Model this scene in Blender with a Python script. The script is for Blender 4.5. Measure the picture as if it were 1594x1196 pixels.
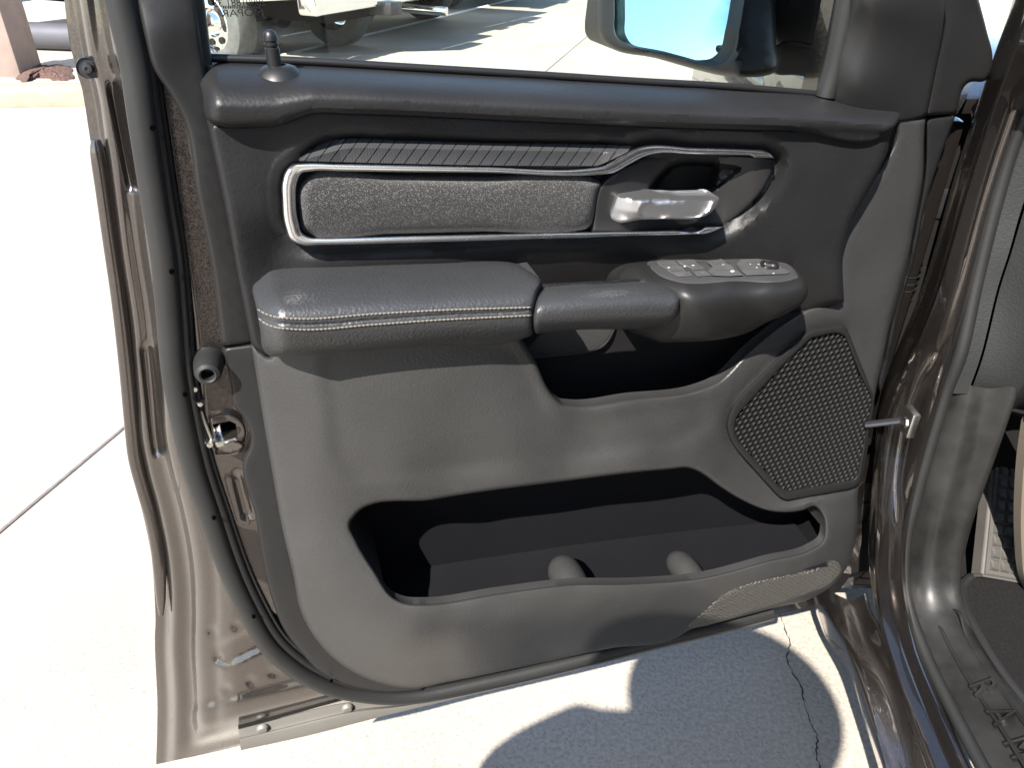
import bpy, bmesh, math, random
import numpy as np
from mathutils import Vector, Matrix
from mathutils.geometry import delaunay_2d_cdt

for o in list(bpy.data.objects):
    bpy.data.objects.remove(o)
random.seed(7)
rng = np.random.default_rng(7)
S = bpy.context.scene
COL = S.collection

# ------------------------------------------------------------------ camera
FPX, PITCH, CAMH = 1200.0, math.radians(32.0), 1.36
cam_d = bpy.data.cameras.new('camera')
cam = bpy.data.objects.new('camera', cam_d)
COL.objects.link(cam)
cam.location = (0, 0, CAMH)
cam.rotation_euler = (math.radians(90) - PITCH, 0, 0)
cam_d.sensor_fit = 'HORIZONTAL'
cam_d.sensor_width = 36.0
cam_d.lens = 36.0 * FPX / 1594.0
cam_d.clip_start = 0.02
cam_d.clip_end = 1500
S.camera = cam

# ------------------------------------------------------------------ light
SUNT = np.array([0.98, 1.84, -2.2])          # direction the sunlight travels
SUNT = SUNT / np.linalg.norm(SUNT)
elev = math.asin(-SUNT[2])
azim = math.atan2(-SUNT[0], -SUNT[1])
world = bpy.data.worlds.new('World')
S.world = world
world.use_nodes = True
wn = world.node_tree.nodes
wn.clear()
sky = wn.new('ShaderNodeTexSky')
sky.sky_type = 'NISHITA'
sky.sun_disc = False
sky.sun_elevation = elev
sky.sun_rotation = azim
sky.dust_density = 0.6
bg = wn.new('ShaderNodeBackground')
bg.inputs['Strength'].default_value = 0.105
wo = wn.new('ShaderNodeOutputWorld')
world.node_tree.links.new(sky.outputs[0], bg.inputs[0])
world.node_tree.links.new(bg.outputs[0], wo.inputs[0])
sun_d = bpy.data.lights.new('sun', 'SUN')
sun_d.energy = 5.0
sun_d.angle = math.radians(0.5)
sun_d.color = (1.0, 0.94, 0.86)
sun = bpy.data.objects.new('sun', sun_d)
COL.objects.link(sun)
sun.location = (-6, -5, 8)
sun.rotation_euler = Vector(SUNT.tolist()).to_track_quat('-Z', 'Y').to_euler()
S.view_settings.view_transform = 'Standard'
S.view_settings.look = 'None'
S.view_settings.gamma = 1.0
S.view_settings.use_curve_mapping = False
S.view_settings.exposure = 1.95
S.render.engine = 'CYCLES'
S.cycles.max_bounces = 10
S.cycles.transparent_max_bounces = 12

# ------------------------------------------------------------------ pixel -> place
Fw = np.array([0, math.cos(PITCH), -math.sin(PITCH)])
Up = np.array([0, math.sin(PITCH), math.cos(PITCH)])
Rt = np.array([1.0, 0, 0])
CAM = np.array([0, 0, CAMH])
DO = np.array([-0.515, 0.655, 0.30])
YAW = math.atan2(.317, 1.097)
du = np.array([math.cos(YAW), math.sin(YAW), 0])
dv = np.array([0, 0, 1.0])
dw = np.array([math.sin(YAW), -math.cos(YAW), 0])

def ray(px, py):
    px = np.atleast_1d(np.asarray(px, float))
    py = np.atleast_1d(np.asarray(py, float))
    return ((px - 797) / FPX)[:, None] * Rt - ((py - 598) / FPX)[:, None] * Up + Fw

def PD(px, py, w):
    """pixel + distance from the door plane -> door coordinates (u, v, w)"""
    d = ray(px, py)
    c = CAM - DO
    t = (np.asarray(w, float) - c @ dw) / (d @ dw)
    p = c + t[:, None] * d
    return np.stack([p @ du, p @ dv, p @ dw], 1)

def PX(px, py, x):
    d = ray(px, py)
    t = np.asarray(x, float) / d[:, 0]
    return CAM + t[:, None] * d

def PY(px, py, y):
    d = ray(px, py)
    t = np.asarray(y, float) / d[:, 1]
    return CAM + t[:, None] * d

def PZ(px, py, z=0.0):
    d = ray(px, py)
    t = (np.asarray(z, float) - CAMH) / d[:, 2]
    return CAM + t[:, None] * d

# ------------------------------------------------------------------ object helpers
def tag(o, label=None, cat=None, group=None, kind=None):
    if label: o['label'] = label
    if cat: o['category'] = cat
    if group: o['group'] = group
    if kind: o['kind'] = kind
    return o

def empty(name, loc, rot=(0, 0, 0)):
    o = bpy.data.objects.new(name, None)
    COL.objects.link(o)
    o.location = loc
    o.rotation_euler = rot
    o.empty_display_size = 0.05
    return o

def mobj(name, verts, faces, mat, parent=None, smooth=True, sharp=38):
    me = bpy.data.meshes.new(name)
    me.from_pydata([tuple(float(c) for c in v) for v in verts], [], [tuple(int(i) for i in f) for f in faces])
    me.validate()
    if smooth:
        me.shade_smooth()
        if sharp:
            me.set_sharp_from_angle(angle=math.radians(sharp))
    me.materials.append(mat)
    o = bpy.data.objects.new(name, me)
    COL.objects.link(o)
    if parent is not None:
        o.parent = parent
    return o

def cr(pts, closed=True, step=6.0):
    """smooth curve through points; a point (x, y, 1) is a sharp corner"""
    P = np.array([p[:2] for p in pts], float)
    K = [len(p) > 2 and p[2] == 1 for p in pts]
    n = len(P)
    out = []
    for i in range(n if closed else n - 1):
        j = (i + 1) % n
        a, b = P[i], P[j]
        seg = b - a
        L = max(np.linalg.norm(seg), 1e-6)
        def tan(k, inn):
            if not closed and k == 0: return (P[1] - P[0]) / max(np.linalg.norm(P[1] - P[0]), 1e-6)
            if not closed and k == n - 1: return (P[-1] - P[-2]) / max(np.linalg.norm(P[-1] - P[-2]), 1e-6)
            if K[k]: return seg / L
            d0 = P[k] - P[k - 1]; d1 = P[(k + 1) % n] - P[k]
            l0 = max(np.linalg.norm(d0), 1e-6); l1 = max(np.linalg.norm(d1), 1e-6)
            t = d0 / l0 * l1 + d1 / l1 * l0
            return t / max(np.linalg.norm(t), 1e-6)
        m0, m1 = tan(i, 0) * L, tan(j, 1) * L
        k = max(1, int(math.ceil(L / step)))
        for q in range(k):
            t = q / k
            out.append((2*t**3 - 3*t**2 + 1) * a + (t**3 - 2*t**2 + t) * m0 + (-2*t**3 + 3*t**2) * b + (t**3 - t**2) * m1)
    if not closed:
        out.append(P[-1])
    return np.array(out)

def crn(pts, closed=False, n=40):
    """n points evenly along a smooth polyline of any dimension"""
    P = np.asarray(pts, float)
    m = len(P)
    if m == 2:
        t = np.linspace(0, 1, n)[:, None]
        return P[0] * (1 - t) + P[1] * t
    D = []
    for i in range(m - 1):
        p0 = P[i - 1] if i > 0 else 2 * P[0] - P[1]
        p1, p2 = P[i], P[i + 1]
        p3 = P[i + 2] if i + 2 < m else 2 * P[-1] - P[-2]
        for t in np.linspace(0, 1, 12, endpoint=False):
            D.append(0.5 * ((2*p1) + (-p0 + p2)*t + (2*p0 - 5*p1 + 4*p2 - p3)*t*t + (-p0 + 3*p1 - 3*p2 + p3)*t**3))
    D.append(P[-1])
    D = np.array(D)
    s = np.concatenate([[0], np.cumsum(np.linalg.norm(np.diff(D, axis=0), axis=1))])
    q = np.linspace(0, s[-1], n)
    return np.stack([np.interp(q, s, D[:, k]) for k in range(P.shape[1])], 1)

def inside(poly, pts):
    x, y = pts[:, 0], pts[:, 1]
    r = np.zeros(len(pts), bool)
    a = poly; b = np.roll(poly, -1, 0)
    for (x0, y0), (x1, y1) in zip(a, b):
        if y0 == y1: continue
        c = ((y0 > y) != (y1 > y)) & (x < (x1 - x0) * (y - y0) / (y1 - y0) + x0)
        r ^= c
    return r

def dist(poly, pts, closed=True):
    a = poly if closed else poly[:-1]
    b = np.roll(poly, -1, 0) if closed else poly[1:]
    best = np.full(len(pts), 1e9)
    for p, q in zip(a, b):
        d = q - p
        L = d @ d
        t = np.clip(((pts - p) @ d) / L, 0, 1) if L > 1e-9 else np.zeros(len(pts))
        e = pts - (p + t[:, None] * d)
        best = np.minimum(best, e[:, 0]**2 + e[:, 1]**2)
    return np.sqrt(best)

def sdf(poly, pts):
    d = dist(poly, pts)
    return np.where(inside(poly, pts), d, -d)      # positive inside

def rbf(ctrl, lam=.004):
    c = np.array(ctrl, float)
    X = c[:, :2] / 100.0
    n = len(X)
    def phi(r2): return np.where(r2 > 1e-12, 0.5 * r2 * np.log(np.maximum(r2, 1e-12)), 0)
    r2 = ((X[:, None] - X[None])**2).sum(-1)
    A = np.zeros((n + 3, n + 3))
    A[:n, :n] = phi(r2) + np.eye(n) * lam
    A[:n, n] = 1; A[:n, n+1:] = X
    A[n, :n] = 1; A[n+1:, :n] = X.T
    s = np.linalg.solve(A, np.concatenate([c[:, 2], [0, 0, 0]]))
    def f(x, y):
        Q = np.stack([x, y], 1) / 100.0
        out = np.zeros(len(Q))
        for k in range(0, len(Q), 4000):
            q = Q[k:k+4000]
            out[k:k+4000] = phi(((q[:, None] - X[None])**2).sum(-1)) @ s[:n] + s[n] + q @ s[n+1:]
        return out
    return f

def roll(s, rp, drop):
    t = np.clip(s / rp, 0, 1)
    return -drop * (1 - np.sqrt(np.maximum(1 - (1 - t)**2, 0)))

def prof(t, pts):
    """smooth monotone curve through (t, w) points"""
    p = np.array(pts, float); x, y = p[:, 0], p[:, 1]
    h = np.diff(x); d = np.diff(y) / h
    m = np.zeros(len(x)); m[0], m[-1] = d[0], d[-1]
    for k in range(1, len(x) - 1):
        if d[k-1] * d[k] > 0:
            w1, w2 = 2*h[k] + h[k-1], h[k] + 2*h[k-1]
            m[k] = (w1 + w2) / (w1 / d[k-1] + w2 / d[k])
    t = np.clip(t, x[0], x[-1])
    i = np.clip(np.searchsorted(x, t) - 1, 0, len(x) - 2)
    u = (t - x[i]) / h[i]
    return (2*u**3 - 3*u**2 + 1)*y[i] + (u**3 - 2*u**2 + u)*h[i]*m[i] + (-2*u**3 + 3*u**2)*y[i+1] + (u**3 - u**2)*h[i]*m[i+1]

def sstep(a, b, x):
    t = np.clip((x - a) / (b - a), 0, 1)
    return t * t * (3 - 2 * t)

def patch(name, outline, wf, mat, parent, holes=(), h=12, rp=0, drop=0, skirt=None, hole_skirt=None,
          hrp=0, hdrop=0, back=False, step=None, raw=False, sharp=38, rings=True, jitter=True, extra=None):
    """surface piece: outline in photo pixels, depth wf(x, y) over the door plane, edge rolled off
    by `drop` metres over `rp` pixels, with a side wall back to depth `skirt`"""
    step = step or max(2.5, h * 0.55)
    out = np.asarray(outline, float) if raw else cr(outline, True, step)
    hp = [cr(q, True, step) for q in holes]
    pts = [out]; edges = []
    k = len(out)
    edges += [(i, (i + 1) % k) for i in range(k)]
    base = k
    for q in hp:
        m = len(q)
        edges += [(base + i, base + (i + 1) % m) for i in range(m)]
        pts.append(q); base += m
    def ring(poly, off, inner):
        t = np.roll(poly, -1, 0) - np.roll(poly, 1, 0)
        nrm = np.stack([-t[:, 1], t[:, 0]], 1) / np.maximum(np.linalg.norm(t, axis=1), 1e-6)[:, None]
        area = np.sum(poly[:, 0] * np.roll(poly[:, 1], -1) - np.roll(poly[:, 0], -1) * poly[:, 1])
        sg = 1 if (area > 0) == inner else -1
        r = poly + nrm * off * sg
        ok = dist(poly, r) >= 0.85 * off
        ok &= inside(out, r)
        for z in hp: ok &= ~inside(z, r)
        return r[ok]
    last = 0.35 * h
    if rings and rp:
        for f in (0.1, 0.28, 0.55, 1.0):
            pts.append(ring(out, rp * f, True))
        last = rp
    if rings and hrp:
        for q in hp:
            for f in (0.1, 0.28, 0.55, 1.0):
                pts.append(ring(q, hrp * f, False))
    lo, hi = out.min(0), out.max(0)
    gx, gy = np.meshgrid(np.arange(lo[0], hi[0] + h, h), np.arange(lo[1], hi[1] + h * .866, h * .866))
    gx = gx + (np.arange(gx.shape[0]) % 2)[:, None] * h * 0.5
    g = np.stack([gx.ravel(), gy.ravel()], 1)
    if jitter: g = g + rng.uniform(-.08, .08, g.shape) * h
    s = sdf(out, g)
    ok = s > last + 0.4 * h
    for q in hp:
        ok &= sdf(q, g) < -((hrp if hrp else 0.35 * h) + 0.4 * h)
    pts.append(g[ok])
    if extra is not None:
        pts.append(extra)
    V = np.concatenate(pts)
    r = delaunay_2d_cdt([Vector((p[0], -p[1])) for p in V], edges, [], 0, 1e-4)
    v2 = np.array([(p.x, -p.y) for p in r[0]])
    tri = np.array([t for t in r[2] if len(t) == 3])
    cen = v2[tri].mean(1)
    keep = inside(out, cen)
    for q in hp: keep &= ~inside(q, cen)
    tri = tri[keep]
    x, y = v2[:, 0], v2[:, 1]
    w = wf(x, y)
    so = np.maximum(sdf(out, v2), 0)
    if rp: w = w + roll(so, rp, drop)
    if hrp:
        for q in hp: w = w + roll(np.maximum(-sdf(q, v2), 0), hrp, hdrop)
    L = PD(x, y, w)
    verts = L.tolist(); faces = tri.tolist()
    cnt = {}
    for t in faces:
        for a, b in ((t[0], t[1]), (t[1], t[2]), (t[2], t[0])):
            cnt[(a, b)] = 1
    bnd = [(a, b) for (a, b) in cnt if (b, a) not in cnt]
    if skirt is not None or hole_skirt is not None:
        mp = {}
        mids = np.array([(v2[a] + v2[b]) / 2 for a, b in bnd])
        hol = np.zeros(len(bnd), bool)
        if hp: hol = np.min([dist(q, mids) for q in hp], axis=0) < dist(out, mids)
        for (a, b), ishole in zip(bnd, hol):
            sk = hole_skirt if ishole else skirt
            if sk is None: continue
            for i in (a, b):
                if i not in mp:
                    val = sk(v2[i][0], v2[i][1], L[i][2]) if callable(sk) else sk
                    mp[i] = len(verts)
                    verts.append([L[i][0], L[i][1], min(val, L[i][2] - 1e-4)])
            faces.append((b, a, mp[a], mp[b]))
        if back:
            q = {}
            for i in range(len(v2)):
                if i in mp: q[i] = mp[i]
                else:
                    q[i] = len(verts); verts.append([L[i][0], L[i][1], skirt])
            faces += [(q[t[0]], q[t[2]], q[t[1]]) for t in tri.tolist()]
    o = mobj(name, verts, faces, mat, parent, True, sharp)
    return o

def const(c):
    return lambda x, y: np.full(len(x), float(c))

def tube(name, pts, rad, mat, parent, seg=12, closed=False, flat=(1, 1), nrm=None, cap=True):
    P = np.asarray(pts, float)
    n = len(P)
    rad = np.broadcast_to(np.asarray(rad, float), (n,))
    T = np.gradient(P, axis=0)
    if closed: T = np.roll(P, -1, 0) - np.roll(P, 1, 0)
    T /= np.maximum(np.linalg.norm(T, axis=1), 1e-9)[:, None]
    up = np.array(nrm if nrm is not None else [0, 0, 1.0])
    V = []; Fc = []
    for i in range(n):
        a = np.cross(up, T[i])
        if np.linalg.norm(a) < 1e-4: a = np.cross([0.3, 1, 0.1], T[i])
        a /= np.linalg.norm(a)
        b = np.cross(T[i], a)
        for k in range(seg):
            c = 2 * math.pi * k / seg
            V.append(P[i] + rad[i] * (math.cos(c) * a * flat[0] + math.sin(c) * b * flat[1]))
    m = n if closed else n - 1
    for i in range(m):
        for k in range(seg):
            a0 = i * seg + k; a1 = i * seg + (k + 1) % seg
            b0 = ((i + 1) % n) * seg + k; b1 = ((i + 1) % n) * seg + (k + 1) % seg
            Fc.append((a0, b0, b1, a1))
    if cap and not closed:
        Fc.append(tuple(range(seg)))
        Fc.append(tuple((n - 1) * seg + k for k in range(seg))[::-1])
    o = mobj(name, V, Fc, mat, parent)
    fixnormals(o)
    return o

def fixnormals(o):
    bm = bmesh.new(); bm.from_mesh(o.data)
    bmesh.ops.recalc_face_normals(bm, faces=bm.faces)
    bm.to_mesh(o.data); bm.free()

def dtube(name, pix, w, rad, mat, parent, n=40, **kw):
    """tube along photo pixels at door depth(s) w"""
    c = crn(np.column_stack([np.array(pix, float), np.broadcast_to(np.asarray(w, float), (len(pix),))]), n=n)
    return tube(name, PD(c[:, 0], c[:, 1], c[:, 2]), rad, mat, parent, nrm=(0, 0, 1), **kw)

def loft(name, lines, mat, parent, n=60, k=5, off=None, sharp=38, flip=False):
    A = [crn(l, n=n) for l in lines]
    A = np.array(A)                                    # lines x n x 3
    G = np.array([crn(A[:, i], n=(len(lines) - 1) * k + 1) for i in range(n)])
    if off is not None: G = G - np.asarray(off)
    m = G.shape[1]
    V = G.reshape(-1, 3)
    Fc = []
    for i in range(n - 1):
        for j in range(m - 1):
            q = (i*m + j, (i+1)*m + j, (i+1)*m + j + 1, i*m + j + 1)
            Fc.append(q[::-1] if flip else q)
    return mobj(name, V, Fc, mat, parent, True, sharp)

def lathe(name, prof, mat, parent, seg=48, axis='x', loc=(0, 0, 0), sharp=38):
    V = []; Fc = []
    m = len(prof)
    for i in range(seg):
        c = 2 * math.pi * i / seg
        for r, a in prof:
            p = (a, r * math.cos(c), r * math.sin(c)) if axis == 'x' else ((r * math.cos(c), a, r * math.sin(c)) if axis == 'y' else (r * math.cos(c), r * math.sin(c), a))
            V.append([p[0] + loc[0], p[1] + loc[1], p[2] + loc[2]])
    for i in range(seg):
        for j in range(m - 1):
            Fc.append((i*m + j, ((i+1) % seg)*m + j, ((i+1) % seg)*m + j + 1, i*m + j + 1))
    o = mobj(name, V, Fc, mat, parent, True, sharp)
    fixnormals(o)
    return o

def prism(name, poly, lo, hi, mat, parent, frame, bevel=0.0, seg=2, sharp=38):
    """polygon (a, b) extruded lo..hi along c; frame maps (a, b, c) to xyz"""
    bm = bmesh.new()
    vs = [bm.verts.new(frame(a, b, lo)) for a, b in poly]
    f = bm.faces.new(vs)
    r = bmesh.ops.extrude_face_region(bm, geom=[f])
    for e in r['geom']:
        if isinstance(e, bmesh.types.BMVert):
            pass
    nv = [e for e in r['geom'] if isinstance(e, bmesh.types.BMVert)]
    d = Vector(frame(0, 0, hi)) - Vector(frame(0, 0, lo))
    for q in nv: q.co += d
    bmesh.ops.recalc_face_normals(bm, faces=bm.faces)
    if bevel:
        bmesh.ops.bevel(bm, geom=list(bm.edges), offset=bevel, segments=seg, affect='EDGES', profile=0.5, clamp_overlap=True)
    me = bpy.data.meshes.new(name)
    bm.to_mesh(me); bm.free()
    me.shade_smooth(); me.set_sharp_from_angle(angle=math.radians(sharp))
    me.materials.append(mat)
    o = bpy.data.objects.new(name, me); COL.objects.link(o)
    if parent is not None: o.parent = parent
    return o

def box(name, lo, hi, mat, parent=None, bevel=0.0, seg=2):
    return prism(name, [(lo[0], lo[1]), (hi[0], lo[1]), (hi[0], hi[1]), (lo[0], hi[1])], lo[2], hi[2], mat, parent,
                 lambda a, b, c: (a, b, c), bevel, seg)

# ------------------------------------------------------------------ materials
def material(name, base, rough=0.5, metal=0.0, spec=0.5, coat=0.0, coat_rough=0.03, vary=0.0, vscale=6.0,
             bump=None, sheen=0.0, rvary=0.0, aniso=0.0):
    m = bpy.data.materials.new(name)
    m.use_nodes = True
    nt = m.node_tree; N = nt.nodes; Lk = nt.links
    b = N['Principled BSDF']
    b.inputs['Base Color'].default_value = (*base, 1)
    b.inputs['Roughness'].default_value = rough
    b.inputs['Metallic'].default_value = metal
    b.inputs['Specular IOR Level'].default_value = spec
    b.inputs['Coat Weight'].default_value = coat
    b.inputs['Coat Roughness'].default_value = coat_rough
    if sheen:
        b.inputs['Sheen Weight'].default_value = sheen
    tc = N.new('ShaderNodeTexCoord')
    if vary or rvary:
        no = N.new('ShaderNodeTexNoise'); no.inputs['Scale'].default_value = vscale
        no.inputs['Detail'].default_value = 6; no.inputs['Roughness'].default_value = 0.6
        Lk.new(tc.outputs['Object'], no.inputs['Vector'])
        if vary:
            mr = N.new('ShaderNodeMapRange')
            mr.inputs['From Min'].default_value = 0.3; mr.inputs['From Max'].default_value = 0.7
            mr.inputs['To Min'].default_value = 1 - vary; mr.inputs['To Max'].default_value = 1 + vary
            Lk.new(no.outputs['Fac'], mr.inputs['Value'])
            hs = N.new('ShaderNodeHueSaturation'); hs.inputs['Color'].default_value = (*base, 1)
            Lk.new(mr.outputs[0], hs.inputs['Value'])
            Lk.new(hs.outputs[0], b.inputs['Base Color'])
        if rvary:
            mr = N.new('ShaderNodeMapRange')
            mr.inputs['From Min'].default_value = 0.3; mr.inputs['From Max'].default_value = 0.7
            mr.inputs['To Min'].default_value = rough - rvary; mr.inputs['To Max'].default_value = rough + rvary
            Lk.new(no.outputs['Fac'], mr.inputs['Value'])
            Lk.new(mr.outputs[0], b.inputs['Roughness'])
    if bump:
        kind, scale, strength, distance = bump
        if kind == 'grain':
            mp = N.new('ShaderNodeTexNoise'); mp.inputs['Scale'].default_value = scale * .35; mp.inputs['Detail'].default_value = 2
            Lk.new(tc.outputs['Object'], mp.inputs['Vector'])
            mx = N.new('ShaderNodeVectorMath'); mx.operation = 'MULTIPLY_ADD'
            mx.inputs[1].default_value = (.0018, .0018, .0018)
            Lk.new(mp.outputs['Color'], mx.inputs[0]); Lk.new(tc.outputs['Object'], mx.inputs[2])
            vo = N.new('ShaderNodeTexVoronoi'); vo.feature = 'SMOOTH_F1'; vo.inputs['Scale'].default_value = scale
            Lk.new(mx.outputs[0], vo.inputs['Vector'])
            src = vo.outputs['Distance']; inv = True
        elif kind == 'weave':
            ms = N.new('ShaderNodeMapping'); ms.inputs['Rotation'].default_value = (0, 0, math.radians(45))
            Lk.new(tc.outputs['Object'], ms.inputs['Vector'])
            ck = N.new('ShaderNodeTexVoronoi'); ck.feature = 'F1'; ck.inputs['Scale'].default_value = scale
            ck.inputs['Randomness'].default_value = 0.35
            Lk.new(ms.outputs[0], ck.inputs['Vector'])
            src = ck.outputs['Distance']; inv = True
        else:
            no2 = N.new('ShaderNodeTexNoise'); no2.inputs['Scale'].default_value = scale; no2.inputs['Detail'].default_value = 4
            Lk.new(tc.outputs['Object'], no2.inputs['Vector'])
            src = no2.outputs['Fac']; inv = False
        bu = N.new('ShaderNodeBump'); bu.inputs['Strength'].default_value = strength
        bu.inputs['Distance'].default_value = distance; bu.invert = inv
        Lk.new(src, bu.inputs['Height'])
        Lk.new(bu.outputs[0], b.inputs['Normal'])
    return m

M = {}
M['grain'] = material('charcoal_grained_vinyl', (.009, .009, .0094), .46, spec=.24, bump=('grain', 330, .24, .0009), vary=.10, vscale=9, rvary=.05)
M['lower'] = material('charcoal_moulded_plastic', (.0235, .0235, .0235), .46, spec=.38, bump=('grain', 420, .35, .0008), vary=.12, vscale=7, rvary=.06)
M['smooth'] = material('smooth_charcoal_plastic', (.0105, .0105, .0107), .45, spec=.27, vary=.08, vscale=10, bump=('noise', 700, .15, .0006))
M['leather'] = material('armrest_leather', (.021, .022, .0235), .40, spec=.42, bump=('grain', 380, .45, .001), vary=.06, vscale=10, rvary=.05)
M['black'] = material('black_plastic', (.008, .008, .0085), .42, spec=.3, vary=.1)
M['rubber'] = material('black_rubber_seal', (.011, .0112, .0112), .5, spec=.35, vary=.15, vscale=15, bump=('noise', 300, .1, .001))
M['satin'] = material('satin_silver_trim', (.74, .74, .75), .26, metal=1.0, rvary=.03, vscale=30)
M['chrome'] = material('bright_chrome', (.8, .8, .8), .08, metal=1.0)
M['steel'] = material('zinc_steel', (.5, .49, .46), .3, metal=1.0, vary=.2, vscale=60)
M['dark_steel'] = material('dark_phosphate_steel', (.05, .05, .055), .38, metal=.7, vary=.2, vscale=40)
M['plate'] = material('switch_plate_grey', (.035, .035, .036), .4, spec=.45)
M['button'] = material('switch_button_grey', (.055, .055, .056), .38)
M['grille'] = material('black_grille_plastic', (.0045, .0045, .0045), .6, spec=.16)
M['handle'] = material('satin_silver_handle', (.62, .62, .63), .38, metal=1.0)
M['stitch'] = material('pale_thread', (.10, .092, .078), .8)
M['mark'] = material('white_print', (.45, .45, .45), .5)
M['flap'] = material('grey_vinyl_flap', (.11, .105, .095), .55, vary=.1, vscale=8)
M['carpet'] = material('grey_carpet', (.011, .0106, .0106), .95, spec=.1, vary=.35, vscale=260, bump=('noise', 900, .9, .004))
M['sill'] = material('scuffed_sill_plastic', (.011, .0108, .0104), .40, spec=.28, vary=.35, vscale=14, rvary=.14, bump=('noise', 60, .12, .002))
M['pedal'] = material('footrest_rubber', (.05, .047, .043), .6, vary=.1, vscale=20)
M['pale'] = material('pale_cover', (.10, .085, .065), .6, vary=.05)
M['dash'] = material('dash_grey_vinyl', (.014, .015, .015), .55, spec=.25, bump=('grain', 330, .4, .001), vary=.05)
M['pocket_shade'] = material('shaded_pocket_liner', (.006, .006, .007), .6, spec=.06, vary=.1, bump=('grain', 420, .3, .0008))  # liner colour darkened to hold the shade inside the pocket
M['tyre'] = material('tyre_rubber', (.035, .034, .033), .8, vary=.2, vscale=30, bump=('noise', 200, .2, .002))
M['tyre_grey'] = material('dusty_tyre_rubber', (.07, .07, .066), .85, vary=.2, vscale=20)
M['post'] = material('pink_concrete_post', (.22, .165, .14), .85, vary=.12, vscale=8, bump=('noise', 80, .3, .004))
M['kerb'] = material('kerb_concrete', (.24, .20, .145), .85, vary=.18, vscale=7, bump=('noise', 60, .3, .004))
M['mulch'] = material('bark_mulch', (.075, .04, .03), .95, vary=.5, vscale=30, bump=('noise', 40, 1, .03))
M['silver_body'] = material('silver_truck_paint', (.46, .45, .40), .3, metal=.4, coat=1.0)
M['white_body'] = material('white_truck_paint', (.70, .69, .64), .35, coat=1.0)
M['tan_body'] = material('tan_truck_paint', (.30, .24, .17), .35, coat=1.0)
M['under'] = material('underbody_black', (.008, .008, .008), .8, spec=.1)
M['hole'] = material('dark_hole', (.001, .001, .001), 1.0, spec=0.0)
M['winglass'] = material('dark_cab_glass', (.02, .025, .025), .05)
M['lamp_red'] = material('red_lamp', (.35, .02, .02), .2)
M['paintline'] = material('white_line_paint', (.75, .75, .73), .6, vary=.15, vscale=5)
M['joint'] = material('joint_filler', (.10, .085, .08), .9, vary=.3, vscale=40)
M['crack'] = material('crack_dirt', (.03, .028, .027), 1.0)
M['pipe'] = material('grey_steel_pipe', (.05, .05, .06), .5, vary=.15, vscale=4)

def paint(name, base):
    m = material(name, base, .24, metal=.92, coat=1.0, coat_rough=.02)
    nt = m.node_tree; N = nt.nodes; Lk = nt.links
    b = N['Principled BSDF']
    tc = N.new('ShaderNodeTexCoord')
    v = N.new('ShaderNodeTexVoronoi'); v.inputs['Scale'].default_value = 900
    Lk.new(tc.outputs['Object'], v.inputs['Vector'])
    sp = N.new('ShaderNodeSeparateColor'); Lk.new(v.outputs['Color'], sp.inputs[0])
    mr = N.new('ShaderNodeMapRange'); mr.inputs['To Min'].default_value = .75; mr.inputs['To Max'].default_value = 1.3
    Lk.new(sp.outputs[0], mr.inputs['Value'])
    hs = N.new('ShaderNodeHueSaturation'); hs.inputs['Color'].default_value = (*base, 1)
    Lk.new(mr.outputs[0], hs.inputs['Value']); Lk.new(hs.outputs[0], b.inputs['Base Color'])
    # flakes tilt a little, each its own way
    vm = N.new('ShaderNodeVectorMath'); vm.operation = 'SUBTRACT'; vm.inputs[1].default_value = (.5, .5, .5)
    Lk.new(v.outputs['Color'], vm.inputs[0])
    vs = N.new('ShaderNodeVectorMath'); vs.operation = 'SCALE'; vs.inputs['Scale'].default_value = .08
    Lk.new(vm.outputs[0], vs.inputs[0])
    ge = N.new('ShaderNodeNewGeometry')
    va = N.new('ShaderNodeVectorMath'); va.operation = 'ADD'
    Lk.new(ge.outputs['Normal'], va.inputs[0]); Lk.new(vs.outputs[0], va.inputs[1])
    vn = N.new('ShaderNodeVectorMath'); vn.operation = 'NORMALIZE'
    Lk.new(va.outputs[0], vn.inputs[0]); Lk.new(vn.outputs[0], b.inputs['Normal'])
    return m
M['paint'] = paint('brown_grey_metallic_paint', (.070, .061, .056))

def fabric():
    m = material('flecked_grey_fabric', (.05, .05, .05), .9, spec=.2, sheen=.1)
    nt = m.node_tree; N = nt.nodes; Lk = nt.links; b = N['Principled BSDF']
    tc = N.new('ShaderNodeTexCoord')
    v = N.new('ShaderNodeTexVoronoi'); v.inputs['Scale'].default_value = 1250
    Lk.new(tc.outputs['Object'], v.inputs['Vector'])
    sp = N.new('ShaderNodeSeparateColor'); Lk.new(v.outputs['Color'], sp.inputs[0])
    rp = N.new('ShaderNodeValToRGB')
    rp.color_ramp.elements[0].color = (.012, .012, .012, 1)
    rp.color_ramp.elements[1].color = (.10, .098, .095, 1)
    e = rp.color_ramp.elements.new(.7); e.color = (.028, .0275, .027, 1)
    Lk.new(sp.outputs[0], rp.inputs[0]); Lk.new(rp.outputs[0], b.inputs['Base Color'])
    bu = N.new('ShaderNodeBump'); bu.inputs['Strength'].default_value = .8; bu.inputs['Distance'].default_value = .002
    Lk.new(v.outputs['Distance'], bu.inputs['Height']); Lk.new(bu.outputs[0], b.inputs['Normal'])
    return m
M['fabric'] = fabric()

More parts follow.
